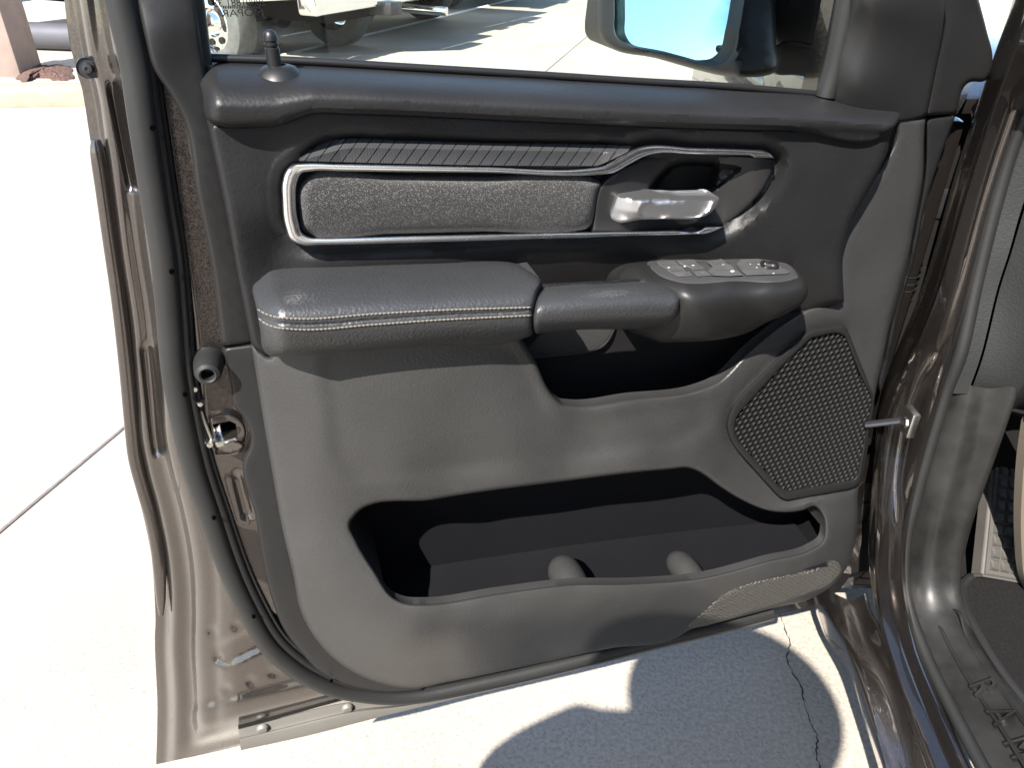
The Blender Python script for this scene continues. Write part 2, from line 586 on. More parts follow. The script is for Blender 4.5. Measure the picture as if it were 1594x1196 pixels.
def ribbed(name, axis_scale, base, rough):
    m = material(name, base, rough)
    nt = m.node_tree; N = nt.nodes; Lk = nt.links; b = N['Principled BSDF']
    tc = N.new('ShaderNodeTexCoord')
    wv = N.new('ShaderNodeTexWave'); wv.bands_direction = 'X'; wv.inputs['Scale'].default_value = axis_scale
    Lk.new(tc.outputs['Object'], wv.inputs['Vector'])
    bu = N.new('ShaderNodeBump'); bu.inputs['Strength'].default_value = .10; bu.inputs['Distance'].default_value = .001
    Lk.new(wv.outputs['Fac'], bu.inputs['Height']); Lk.new(bu.outputs[0], b.inputs['Normal'])
    return m
M['ribs'] = ribbed('fine_ribbed_black', 110, (.026, .027, .029), .40)
M['weave'] = material('woven_texture_plastic', (.05, .047, .042), .5, bump=('weave', 170, 1.0, .006))

def concrete():
    m = material('pale_concrete', (.5, .48, .44), .85)
    nt = m.node_tree; N = nt.nodes; Lk = nt.links; b = N['Principled BSDF']
    tc = N.new('ShaderNodeTexCoord')
    n1 = N.new('ShaderNodeTexNoise'); n1.inputs['Scale'].default_value = 1.3; n1.inputs['Detail'].default_value = 8
    n2 = N.new('ShaderNodeTexNoise'); n2.inputs['Scale'].default_value = 120; n2.inputs['Detail'].default_value = 8; n2.inputs['Roughness'].default_value = .75
    n3 = N.new('ShaderNodeTexVoronoi'); n3.inputs['Scale'].default_value = 95
    for n in (n1, n2, n3): Lk.new(tc.outputs['Object'], n.inputs['Vector'])
    r1 = N.new('ShaderNodeValToRGB')
    r1.color_ramp.elements[0].position = .3; r1.color_ramp.elements[0].color = (.28, .25, .208, 1)
    r1.color_ramp.elements[1].position = .75; r1.color_ramp.elements[1].color = (.37, .335, .285, 1)
    Lk.new(n1.outputs['Fac'], r1.inputs[0])
    r2 = N.new('ShaderNodeValToRGB')
    r2.color_ramp.elements[0].position = .28; r2.color_ramp.elements[0].color = (.45, .45, .46, 1)
    r2.color_ramp.elements[1].position = .62; r2.color_ramp.elements[1].color = (1, 1, 1, 1)
    Lk.new(n2.outputs['Fac'], r2.inputs[0])
    r3 = N.new('ShaderNodeValToRGB')
    r3.color_ramp.elements[0].position = .05; r3.color_ramp.elements[0].color = (.35, .35, .36, 1)
    r3.color_ramp.elements[1].position = .16; r3.color_ramp.elements[1].color = (1, 1, 1, 1)
    Lk.new(n3.outputs['Distance'], r3.inputs[0])
    mx = N.new('ShaderNodeMix'); mx.data_type = 'RGBA'; mx.blend_type = 'MULTIPLY'; mx.inputs[0].default_value = 1
    Lk.new(r1.outputs[0], mx.inputs[6]); Lk.new(r2.outputs[0], mx.inputs[7])
    my = N.new('ShaderNodeMix'); my.data_type = 'RGBA'; my.blend_type = 'MULTIPLY'; my.inputs[0].default_value = .8
    Lk.new(mx.outputs[2], my.inputs[6]); Lk.new(r3.outputs[0], my.inputs[7])
    Lk.new(my.outputs[2], b.inputs['Base Color'])
    bu = N.new('ShaderNodeBump'); bu.inputs['Strength'].default_value = .25; bu.inputs['Distance'].default_value = .003
    Lk.new(n2.outputs['Fac'], bu.inputs['Height']); Lk.new(bu.outputs[0], b.inputs['Normal'])
    return m
M['concrete'] = concrete()

def glass():
    m = bpy.data.materials.new('tinted_window_glass'); m.use_nodes = True
    nt = m.node_tree; N = nt.nodes; Lk = nt.links
    N.remove(N['Principled BSDF'])
    tr = N.new('ShaderNodeBsdfTransparent'); tr.inputs[0].default_value = (.90, .97, .92, 1)
    gl = N.new('ShaderNodeBsdfGlossy'); gl.inputs['Roughness'].default_value = .01
    fr = N.new('ShaderNodeFresnel'); fr.inputs[0].default_value = 1.5
    mx = N.new('ShaderNodeMixShader')
    Lk.new(fr.outputs[0], mx.inputs[0]); Lk.new(tr.outputs[0], mx.inputs[1]); Lk.new(gl.outputs[0], mx.inputs[2])
    Lk.new(mx.outputs[0], N['Material Output'].inputs[0])
    return m
M['glass'] = glass()
M['mirror'] = material('mirror_glass', (.55, .80, .86), .01, metal=1.0)

# ================================================================== the ground
gv = [(-250, -120, 0), (250, -120, 0), (250, 400, 0), (-250, 400, 0)]
ground = mobj('ground', gv, [(0, 1, 2, 3)], M['concrete'], None, False)
tag(ground, 'pale sunlit concrete of the car lot', 'ground', kind='structure')

def strip(name, pts, widths, z, mat, parent):
    P = np.asarray(pts, float)[:, :2]
    T = np.gradient(P, axis=0); T /= np.linalg.norm(T, axis=1)[:, None]
    Nn = np.stack([-T[:, 1], T[:, 0]], 1)
    wd = np.broadcast_to(np.asarray(widths, float), (len(P),))[:, None] / 2
    V = [(*p, z) for p in (P + Nn * wd)] + [(*p, z) for p in (P - Nn * wd)]
    n = len(P)
    Fc = [(i, n + i, n + i + 1, i + 1) for i in range(n - 1)]
    o = mobj(name, V, Fc, mat, parent, False)
    fixnormals(o)
    return o

a, b = PZ(0, 830)[0], PZ(195, 665)[0]
dj = (b - a) / np.linalg.norm(b - a)
jp = [a + dj * t for t in np.linspace(-1.5, 14, 40)]
jp = [p + np.array([rng.uniform(-.002, .002), 0, 0]) for p in jp]
strip('expansion_joint', jp, rng.uniform(.006, .011, 40), .004, M['joint'], ground)
# crack in the shaded slab
cp = crn([(*p, 0) for p in [(1205, 930), (1222, 985), (1229, 1003), (1226, 1030), (1232, 1048), (1246, 1070), (1250, 1090), (1260, 1125), (1272, 1148), (1270, 1175), (1275, 1200), (1283, 1260)]], n=70)
g3 = PZ(cp[:, 0] + rng.normal(0, 1.1, 70), cp[:, 1])
strip('crack', g3, rng.uniform(.0008, .0042, 70), .004, M['crack'], ground)

# white bay line between the parked trucks
la, lb = PZ(505, 70)[0], PZ(720, 18)[0]
strip('bay_line', [la + (lb - la) * t for t in np.linspace(-.9, 1.6, 10)], .11, .004, M['paintline'], ground)

# ================================================================== THE DOOR
door = empty('truck_door', DO.tolist(), (math.radians(90), 0, YAW))
tag(door, 'open brown-grey pickup truck front door with charcoal trim panel, armrest and speaker', 'car door')

EDGE = [(62, -420), (100, 0), (118, 105), (128, 140), (140, 215), (152, 300), (165, 400), (180, 500), (191, 620), (196, 690),
        (206, 740), (222, 800), (236, 870), (242, 960), (241, 1000), (245, 1100), (243, 1190)]
SHELL = ([(62, -420, 1)] + EDGE[1:-1] + [(243, 1191, 1)] +
         [(370, 1163), (540, 1117), (660, 1088), (900, 1029), (1080, 988), (1200, 960), (1285, 938, 1),
          (1318, 905), (1338, 860), (1342, 800), (1347, 750), (1357, 700), (1365, 650), (1372, 605), (1388, 540), (1402, 480),
          (1424, 400), (1446, 300), (1462, 240), (1484, 188), (1505, 150), (1518, 117), (1525, 85), (1520, 50), (1508, 0), (1475, -120), (1180, -420, 1)])
WINDOW = [(262, -372, 1), (285, -120), (302, 20), (318, 150, 1), (1270, 190, 1), (1316, 0), (1330, -90), (1300, -180), (1110, -372, 1)]
TRIMPOLY = np.array([(360, 215), (1390, 225), (1460, 200), (1420, 420), (1375, 600), (1350, 800), (1310, 880), (1200, 925), (900, 990), (640, 1045), (540, 1000), (480, 900), (440, 700)], float)
edge_line = cr(EDGE, False, 8)
bot_line = cr([(243, 1191), (370, 1163), (540, 1117), (660, 1088), (900, 1029), (1080, 988), (1200, 960)], False, 8)

def capsule(a, b, pts):
    return dist(np.array([a, b], float), pts, False)

def shell_w(x, y):
    P = np.stack([x, y], 1)
    s = dist(edge_line, P, False)
    sb = dist(bot_line, P, False)
    prof_s = [0, 6, 13, 20, 26, 34, 46, 56, 66, 78, 92, 104, 125, 200, 3000]
    prof_w = [-.082, -.079, -.078, -.070, -.058, -.052, -.052, -.046, -.030, -.021, -.017, -.008, 0, 0, 0]
    w = prof(s, list(zip(prof_s, prof_w)))
    # the lower corner: a hem, a step and the flat stamped panel
    wb = prof(sb, [(0, -.055), (8, -.050), (16, -.046), (26, -.018), (40, -.006), (60, 0), (2000, .3)])
    kk = .004; w = -kk * np.log(np.exp(-w / kk) + np.exp(-wb / kk))
    # stamped features
    w -= .006 * (1 - sstep(5, 11, capsule((226, 545), (245, 700), P)))
    w -= .007 * (1 - sstep(9, 17, capsule((182, 140), (212, 285), P)))
    c1 = capsule((352, 1018), (440, 975), P)
    w -= .007 * (1 - sstep(13, 22, c1))
    c2 = capsule((318, 1118), (500, 1073), P)
    w += .008 * (1 - sstep(8, 26, c2))
    for q in [(338, 1028), (365, 975), (328, 983), (424, 1048), (388, 1061), (351, 1074)]:
        w -= .004 * (1 - sstep(3, 7, capsule(q, (q[0] + 4, q[1] - 1), P)))
    w += .003 * np.sin(y / 95.0) * sstep(30, 60, s) * (1 - sstep(85, 110, s))
    # the jamb beside the latch: a shelf and the latch pocket
    w -= .010 * sstep(0, 1, (1 - sstep(9, 15, capsule((350, 600), (362, 640), P)))) * 0
    w -= .006 * (1 - sstep(4, 12, capsule((370, 745), (384, 800), P)))
    w -= .05 * sstep(0, 3, sdf(np.array([(330, 660), (359, 655), (368, 660), (371, 682), (336, 692)], float), P))
    # frame front edge falls away
    w -= .05 * sstep(1440, 1530, x)
    w -= .05 * sstep(-6, 25, x - np.interp(y, [180, 300, 480, 605, 745, 830], [1445, 1436, 1392, 1364, 1341, 1336]))
    return w

patch('door_shell', SHELL, lambda x, y: shell_w(x, y) - .055 * sstep(0, 30, sdf(TRIMPOLY, np.stack([x, y], 1))) - .006 * (1 - sstep(150, 200, dist(edge_line, np.stack([x, y], 1), False))) - .018, M['paint'], door, holes=[WINDOW], h=26, step=14, skirt=-.105, hole_skirt=-.06, back=False, sharp=50)
def rear_jamb():
    R_ = [(235, -420), (262, -60), (300, 110), (345, 250), (400, 480), (440, 700), (470, 850), (515, 970), (580, 1050), (668, 1086)]
    Lc = crn([(62, -420), (100, 0)] + EDGE[2:-1] + [(243, 1191)], n=330); Rc = crn(R_, n=330)
    tt = np.concatenate([np.linspace(0, .5, 46)[:-1], np.linspace(.5, 1, 26)])
    V = []; Fc = []
    m = len(tt)
    X = Lc[:, None, 0] * (1 - tt) + Rc[:, None, 0] * tt
    Y = Lc[:, None, 1] * (1 - tt) + Rc[:, None, 1] * tt
    w = shell_w(X.ravel(), Y.ravel()).reshape(X.shape)
    for _ in range(2):
        w[1:-1, 1:-1] = .5 * w[1:-1, 1:-1] + .125 * (w[:-2, 1:-1] + w[2:, 1:-1] + w[1:-1, :-2] + w[1:-1, 2:])
    V = PD(X.ravel(), Y.ravel(), w.ravel())
    for i in range(len(Lc) - 1):
        for k in range(m - 1):
            Fc.append((i*m + k, (i+1)*m + k, (i+1)*m + k + 1, i*m + k + 1))
    mobj('rear_jamb', V, Fc, M['paint'], door, True, 75)
rear_jamb()
# outer skin behind, closing the door
def behind(name, outline, holes, w0, mat, dw_=None):
    return patch(name, outline, const(w0), mat, door, holes=holes, h=60, skirt=w0 - .012, hole_skirt=w0 - .012)
ou = cr(SHELL, True, 9)
lo_ = PD(ou[:, 0], ou[:, 1], shell_w(ou[:, 0], ou[:, 1]))
# (same outline in door coordinates, pushed outwards)
def outer_skin():
    win = cr(WINDOW, True, 20)
    lw = PD(win[:, 0], win[:, 1], shell_w(win[:, 0], win[:, 1]))
    lw[:, 0] = np.where(lw[:, 0] > .7, lw[:, 0] + .055, lw[:, 0] - .03)
    lw[:, 1] = np.where(lw[:, 1] < 1.0, lw[:, 1] - .05, lw[:, 1])
    V = [Vector((p[0], p[1])) for p in lo_] + [Vector((p[0], p[1])) for p in lw]
    n, m = len(lo_), len(lw)
    E_ = [(i, (i + 1) % n) for i in range(n)] + [(n + i, n + (i + 1) % m) for i in range(m)]
    r = delaunay_2d_cdt(V, E_, [], 0, 1e-5)
    v2 = np.array([(p.x, p.y) for p in r[0]])
    tri = np.array([t for t in r[2] if len(t) == 3])
    cen = v2[tri].mean(1)
    k = inside(lo_[:, :2], cen) & ~inside(lw[:, :2], cen)
    bulge = -.106 - .02 * np.clip(1 - np.abs(v2[:, 1] - .45) / .5, 0, 1) * 0
    mobj('outer_skin', np.column_stack([v2, np.full(len(v2), -.1065)]), tri[k][:, ::-1], M['paint'], door)
outer_skin()

# weatherstrip: main bulb and its lip
WS = [(163, -120), (188, 0), (210, 95), (222, 180), (240, 300), (256, 400), (265, 500), (273, 590), (297, 710), (327, 804), (350, 872), (377, 934), (413, 999), (452, 1037), (495, 1063),
      (550, 1080), (640, 1085), (760, 1062), (900, 1029), (1000, 1003), (1100, 979), (1200, 953)]
dtube('weatherstrip', WS, .006, .0130, M['rubber'], door, n=150, flat=(1, .9))
LIP = [(x + 21, y - 2) if y < 900 else (x + 16, y - 12) for x, y in WS[:15]] + [(560, 1070), (640, 1077), (760, 1056), (900, 1023), (1060, 985)]
dtube('seal_lip', LIP, .004, .0062, M['black'], door, n=140)
dtube('seal_lip', [(x + 9, y - 3) for x, y in LIP[:14]], .002, .0030, M['rubber'], door, n=120)
# little drain holes in the seal
for q in [(237, 200), (267, 424), (288, 616), (333, 808), (395, 962), (516, 1062)]:
    p = PD(q[0], q[1], .0195)[0]
    lathe('seal_vent_hole', [(0.0001, .0), (.0022, .0), (.0024, -.003)], M['hole'], door, seg=10, axis='z', loc=p)

# rolled edge strip on the outer edge of the door
ES = [(149, 217), (158, 270), (172, 370), (186, 470), (197, 570), (205, 660), (211, 715), (224, 765), (238, 815), (247, 870), (250, 920), (251, 958)]
dtube('edge_strip', ES, -.068, np.interp(np.linspace(0, 1, 70), [0, .02, .05, .9, .97, 1], [.004, .007, .008, .0085, .006, .003]), M['paint'], door, n=70, flat=(1, .7))

# dark plastic flange around the trim panel
FL = [(205, 0), (233, 97), (244, 119), (270, 153), (284, 182), (306, 301), (328, 408), (346, 540), (354, 573), (364, 634), (376, 645), (386, 702),
      (381, 710), (398, 806), (422, 929), (441, 979), (465, 1012), (504, 1052), (544, 1071), (600, 1081)]
FR = [(322, 190), (350, 320), (372, 437), (390, 533), (421, 719), (441, 830), (455, 889), (471, 959), (511, 1018), (577, 1062), (640, 1074)]
FRi = [(x + 14, y - 4) for x, y in FR]
patch('frame_garnish', [(150, -400, 1), (196, -60), (212, 0), (227, 62), (240, 108), (262, 142), (284, 182), (306, 301), (328, 408), (346, 540, 1), (400, 534, 1), (384, 437), (362, 320), (335, 200), (322, 120), (308, 20), (290, -120), (262, -400, 1)],
      rbf([(205, 0, .012), (250, 50, .016), (300, 20, .006), (300, 90, .008), (290, 180, .014), (330, 300, .014), (345, 400, .013), (360, 500, .013), (240, -200, .012), (200, -380, .012), (280, -380, .004)]),
      M['smooth'], door, h=14, rp=9, drop=.007, skirt=-.03)
patch('trim_flange', [(346.5, 542, 1), (354, 573), (361, 610), (365, 634), (377, 646), (387, 702), (382, 711), (398, 806), (422, 929), (441, 979), (465, 1012), (504, 1052), (544, 1070), (600, 1080), (660, 1076, 1), (660, 1060, 1), (590, 1050), (525, 1008), (485, 950), (465, 885), (440, 740), (400, 535, 1)],
      const(.012), M['smooth'], door, h=14, rp=6, drop=.005, skirt=-.01)

# top roll (padded belt rail)
TOP = [(309, 107), (315, 145), (326, 188), (348, 197), (386, 198), (431, 195), (466, 183), (486, 177), (541, 177), (611, 179), (850, 190), (1037, 198), (1223, 203), (1382, 209),
       (1397, 190), (1400, 174), (1393, 167), (1340, 161), (1307, 154), (1286, 149), (1130, 139), (990, 130), (850, 122), (714, 114), (611, 108), (473, 100), (369, 96), (326, 97)]
TOPT = np.array([(305, 97), (326, 97), (369, 96), (473, 100), (611, 108), (714, 114), (850, 122), (990, 130), (1130, 139), (1286, 149), (1307, 154), (1340, 161), (1393, 167), (1405, 169)], float)
TOPB = np.array([(305, 192), (326, 194), (348, 197), (386, 198), (431, 195), (466, 183), (486, 177), (541, 177), (611, 179), (850, 190), (1037, 198), (1223, 203), (1382, 209), (1405, 210)], float)
def top_w(x, y):
    a = np.interp(x, TOPT[:, 0], TOPT[:, 1]); b = np.interp(x, TOPB[:, 0], TOPB[:, 1])
    t = np.clip((y - a) / (b - a), 0, 1)
    w = prof(t, [(0, -.016), (.14, .012), (.28, .032), (.42, .046), (.56, .054), (.7, .058), (.85, .058), (1, .054)])
    w = w - .030 * (1 - sstep(0, 42, x - 306))**2
    return w
patch('top_roll', TOP, top_w, M['grain'], door, h=6, step=4, rp=8, drop=.012, skirt=-.02)
# inner belt seal against the glass
dtube('belt_seal', [(300, 89), (473, 95), (611, 103), (714, 109), (850, 117), (990, 126), (1130, 134), (1284, 147)], -.018, .0038, M['black'], door, n=40)

# lock knob with its ring
def knob():
    b = PD(433, 108, .012)[0]
    lathe('lock_knob_ring', [(.0075, .004), (.011, .0035), (.015, .002), (.0185, -.002), (.022, -.006), (.025, -.014)], M['black'], door, seg=40, axis='y', loc=b)
    kb = PD(427, 99, .012)[0]
    lathe('lock_knob', [(r_ * .82, a_ * .86) for r_, a_ in [(.0001, .0325), (.003, .0322), (.0058, .030), (.0072, .026), (.0075, .0225), (.0062, .0218), (.0062, .0205), (.0076, .0198), (.0076, .0178), (.0063, .017), (.0063, .0158), (.0077, .015), (.0078, -.01)]],
          M['black'], door, seg=28, axis='y', loc=kb)
knob()

# upper trim panel
BEZ_OUT = [(1205, 246, 1), (1201, 241), (1190, 235), (1166, 233), (1076, 230), (1006, 227), (995, 229), (966, 244), (938, 259), (925, 261), (751, 260), (611, 257), (520, 255), (470, 254), (457, 255), (445, 266), (439, 285), (439, 310), (444, 353), (453, 374), (470, 381.5), (500, 381.5), (540, 381), (611, 379), (751, 375), (892, 371), (1003, 367), (1075, 365), (1103, 363), (1127, 353, 1)]
BEZ_IN = [(1127, 353, 1), (1098, 353, 1), (1093, 357), (1046, 359), (941, 361), (751, 365), (611, 368), (540, 370), (500, 370.6), (483, 369.5), (471, 363), (465, 346), (461, 311), (463, 284), (469, 271), (486, 267), (530, 267), (611, 268), (751, 269), (934, 272), (953, 270), (981, 255), (1008, 242), (1021, 239), (1076, 240), (1168, 242, 1), (1174, 246, 1), (1205, 246, 1)]
BEZ_POLY = cr([(p[0], p[1]) for p in BEZ_OUT] + [(1160, 325), (1190, 290), (1203, 262)][:0] + [(1160, 325), (1192, 288)], True, 8)
UPPER = [(322, 187, 1), (350, 320), (372, 437), (391, 535, 1), (410, 560, 1), (600, 575), (800, 560), (845, 600), (868, 640), (900, 646), (1000, 634), (1090, 618), (1120, 606), (1170, 560), (1235, 505), (1262, 486), (1314, 470, 1),
         (1313, 395), (1326, 345), (1352, 296), (1380, 240), (1388, 200, 1), (1223, 196), (1037, 190), (850, 182), (611, 171), (541, 169), (486, 169), (466, 175), (431, 187), (386, 190), (348, 189)]
up_rbf = rbf([(330, 195, .040), (352, 300, .042), (372, 400, .042), (390, 500, .042), (385, 280, .040), (405, 400, .034), (408, 330, .038),
              (430, 250, .034), (450, 210, .036), (500, 195, .038), (700, 192, .038), (1000, 205, .040), (1200, 215, .043), (1350, 230, .046),
              (1300, 300, .046), (1310, 400, .046), (1300, 455, .044), (1250, 300, .044), (1230, 380, .040), (1160, 390, .028),
              (1210, 425, .030), (1050, 395, .024), (900, 392, .026), (700, 395, .030), (500, 398, .030), (430, 390, .026), (900, 430, .008), (900, 480, -.018),
              (900, 560, -.028), (950, 630, -.028), (1050, 560, -.028), (1100, 500, -.02), (1180, 500, -.006), (1240, 480, .02), (600, 500, .015), (420, 540, .035), (700, 450, .015), (1150, 440, .015), (1000, 430, .006)])
def upper_w(x, y):
    P = np.stack([x, y], 1)
    s = sdf(BEZ_POLY, P)
    w = up_rbf(x, y)
    tgt = .020
    k = sstep(-24, 2, s)
    ramp = np.minimum(w, tgt + .0)
    w = w * (1 - k) + ramp * k
    ac = sdf(ACC_POLY, P)
    k = sstep(-14, 2, ac)
    w = w * (1 - k) + np.minimum(w, .022) * k
    return w - .075 * sstep(4, 14, sdf(CUP_POLY, P))
ACCENT = [(466, 251, 1), (488, 231), (509, 219), (534, 215.5), (611, 217.5), (751, 222), (960, 226), (993, 228, 1), (966, 242), (930, 259, 1), (751, 258), (611, 255)]
ACC_POLY = cr(ACCENT, True, 8)
CUP_POLY = cr([(921, 361, 1), (942, 281), (955, 272), (1012, 243, 1), (1170, 244), (1204, 247, 1), (1202, 264), (1190, 290), (1160, 325), (1128, 352, 1), (1094, 357)], True, 8)
patch('upper_trim', UPPER, upper_w, M['grain'], door, h=9, rp=11, drop=.012, skirt=-.045)
# edge line of the trim piece that shows inside the pull pocket
dtube('trim_seam', [(828, 556), (880, 552), (918, 547), (938, 538), (949, 525), (957, 507), (962, 490)], -.0215, .0024, M['smooth'], door, n=24, seg=8)
patch('pocket_insert', [(815, 480, 1), (968, 470, 1), (958, 507), (948, 527), (936, 540), (918, 548), (880, 553), (822, 558, 1)], const(-.0195), M['lower'], door, h=12, rp=3, drop=.002, skirt=-.04)

# satin bezel
def bezel():
    A = cr(BEZ_OUT, False, 2.5); B = cr(BEZ_IN, False, 1.0)[::-1]
    sb = np.concatenate([[0], np.cumsum(np.linalg.norm(np.diff(B, axis=0), axis=1))])
    idx = []; last = 0
    for p in A:
        win = B[last:last + 60]
        k = last + int(np.argmin(((win - p)**2).sum(1)))
        idx.append(sb[k]); last = k
    idx = np.array(idx); idx[0] = 0; idx[-1] = sb[-1]
    ker = np.ones(9) / 9
    sm = np.convolve(np.pad(idx, 4, mode='edge'), ker, 'valid'); sm[0] = 0; sm[-1] = sb[-1]
    Q = np.stack([np.interp(sm, sb, B[:, 0]), np.interp(sm, sb, B[:, 1])], 1)
    V = []; Fc = []
    cs = [(0, .020), (0, .0435), (.06, .0465), (.16, .0480), (.5, .0486), (.84, .0478), (.94, .0462), (1, .0430), (1, .020)]
    m = len(cs)
    for p, q in zip(A, Q):
        for f, w_ in cs:
            c = p + (q - p) * f
            V.append(PD(c[0], c[1], w_)[0])
    for i in range(len(A) - 1):
        for k in range(m - 1):
            Fc.append((i*m + k, i*m + k + 1, (i+1)*m + k + 1, (i+1)*m + k))
    o = mobj('bezel', V, Fc, M['satin'], door, True, 50); fixnormals(o)
bezel()
# black shadow-gap ring just inside the bezel
# accent strip: a folded backing and one tile per slanted slat
def acc_w(x, y, o=0.0):
    fold = np.interp(x, [466, 512, 533, 720, 993], [250, 238, 229.5, 233, 237])
    up_ = np.clip((fold - y) / 13.0, -1, 2)
    return .0375 + o - .010 * np.maximum(up_, 0) - .007 * np.maximum((y - fold) / 24.0, 0)
patch('accent_backing', ACCENT, lambda x, y: acc_w(x, y, -.0035), M['black'], door, h=8, step=4, skirt=.012)
def slats():
    ap = cr(ACCENT, True, 3)
    n = 27
    x0 = 448.0
    pitch = 19.7
    for i in range(n):
        # slat edges lean: bottom x to top x + 30
        bx = x0 + i * pitch
        q = []
        for (fx0, yy) in [(0, 262), (1, 262)]:
            pass
        lean = 34.0
        yb, yt = 260.0, 214.0
        L_, R_ = bx + 1.1, bx + pitch - 1.1
        quad = np.array([(L_, yb), (R_, yb), (R_ + lean, yt), (L_ + lean, yt)])
        # clip the accent outline with the slanted quad
        poly = ap + (ap.mean(0) - ap) * np.array([.002, .05])
        for k in range(4):
            a_, b_ = quad[k], quad[(k + 1) % 4]
            e = b_ - a_; nn = np.array([-e[1], e[0]])
            cen = quad.mean(0)
            if (cen - a_) @ nn < 0: nn = -nn
            outp = []
            for j in range(len(poly)):
                p, r = poly[j], poly[(j + 1) % len(poly)]
                dp, dr = (p - a_) @ nn, (r - a_) @ nn
                if dp >= 0: outp.append(p)
                if (dp >= 0) != (dr >= 0): outp.append(p + (r - p) * dp / (dp - dr))
            poly = np.array(outp) if len(outp) >= 3 else np.zeros((0, 2))
            if len(poly) < 3: break
        if len(poly) < 3: continue
        ar = abs(np.sum(poly[:, 0] * np.roll(poly[:, 1], -1) - np.roll(poly[:, 0], -1) * poly[:, 1])) / 2
        if ar < 40: continue
        # two flat faces that meet in a crisp crease
        fold_ = lambda p: p[1] - float(np.interp(p[0], [466, 512, 533, 720, 993], [250, 238, 229.5, 233, 237]))
        V = []; Fc = []
        for sg in (1, -1):
            q = []
            for j in range(len(poly)):
                p, r = poly[j], poly[(j + 1) % len(poly)]
                fp, fr_ = sg * fold_(p), sg * fold_(r)
                if fp >= 0: q.append(p)
                if (fp >= 0) != (fr_ >= 0): q.append(p + (r - p) * fp / (fp - fr_))
            if len(q) < 3: continue
            q = np.array(q)
            d = np.linalg.norm(np.roll(q, -1, 0) - q, axis=1)
            q = q[d > .25]
            if len(q) < 3: continue
            L3 = PD(q[:, 0], q[:, 1], acc_w(q[:, 0], q[:, 1]))
            b0 = len(V); n_ = len(q)
            V += L3.tolist() + [[p[0], p[1], .014] for p in L3]
            Fc.append(tuple(range(b0, b0 + n_)))
            Fc += [(b0 + k, b0 + (k + 1) % n_, b0 + n_ + (k + 1) % n_, b0 + n_ + k) for k in range(n_)]
        if V:
            o = mobj('accent_slat', V, Fc, M['ribs'], door, False); fixnormals(o)
slats()

# fabric insert
INS = [(466, 330), (468, 286), (482, 272), (611, 273), (751, 276), (926, 279), (936, 285), (931, 300), (912, 357), (900, 361), (751, 361), (611, 365), (483, 367), (472, 360)]
patch('fabric_insert', INS, lambda x, y: .040 + .008 * np.sin(np.clip((y - 270) / 95, 0, 1) * math.pi), M['fabric'], door, h=9, rp=16, drop=.018, skirt=.015)

# handle cup
CUP = [(921, 361, 1), (942, 281), (955, 272), (1012, 243, 1), (1170, 244), (1204, 247, 1), (1202, 264), (1190, 290), (1160, 325), (1128, 352, 1), (1094, 357)]
OPEN = cr([(1019, 296), (1032, 275), (1048, 260), (1058, 257), (1112, 257, 1), (1111, 266), (1088, 306), (1020, 308)], True, 5)
FACET = cr([(1112, 256, 1), (1152, 262, 1), (1085, 318, 1), (1075, 306, 1)], True, 5)
def cup_w(x, y):
    P = np.stack([x, y], 1)
    so_ = sdf(OPEN, P)
    k = sstep(-10, 3, so_)
    w = .036 - .022 * sstep(960, 1040, x) * (1 - sstep(1100, 1195, x))
    f = sstep(-3, 4, sdf(FACET, P))
    w = w - .018 * f
    return w * (1 - k) + (-.035) * k
def off_(poly, ds):
    t = np.roll(poly, -1, 0) - np.roll(poly, 1, 0)
    nn = np.stack([-t[:, 1], t[:, 0]], 1) / np.maximum(np.linalg.norm(t, axis=1), 1e-6)[:, None]
    return np.concatenate([poly + nn * d for d in ds])
cup_ex = np.concatenate([off_(cr(OPEN.tolist(), True, 3), (-3, 0, 3, 6.5, 10)), off_(cr(FACET.tolist(), True, 3), (-4, 0, 3))])
cup_ex = cup_ex[sdf(cr(CUP, True, 4), cup_ex) > 4]
patch('handle_cup', CUP, cup_w, M['smooth'], door, extra=cup_ex, h=5, rp=3, drop=.004, skirt=.005)

# lever handle
HND = [(960, 303), (967, 298), (1017, 296), (1033, 300), (1057, 303), (1108, 304), (1119, 308), (1117, 316), (1098, 336), (1085, 340), (1046, 341), (997, 342), (956, 345), (948, 341), (948, 333), (953, 318)]
FACE_ = cr([(1001, 317), (1010, 313), (1112, 312), (1095, 335), (1046, 338), (998, 339), (994, 335)], True, 4)
def hnd_w(x, y):
    P = np.stack([x, y], 1)
    topy = np.interp(x, [950, 1003, 1115], [303, 314, 311])
    w = .060 - .028 * np.clip((topy - y) / 14.0, 0, 1.2)
    w = w - .022 * np.clip((1000 - x) / 52, 0, 1)**1.3
    w = w - .006 * np.clip((y - 330) / 14, 0, 1)
    w = w - .0035 * sstep(0, 4, sdf(FACE_, P))
    return w
patch('door_handle', HND, hnd_w, M['handle'], door, h=4.5, rp=4, drop=.006, skirt=.022, back=True, sharp=55)
patch('handle_pivot', [(1046, 338), (1096, 337), (1088, 344), (1072, 349), (1058, 349)], const(.034), M['smooth'], door, h=5, rp=2, drop=.002, skirt=.015)

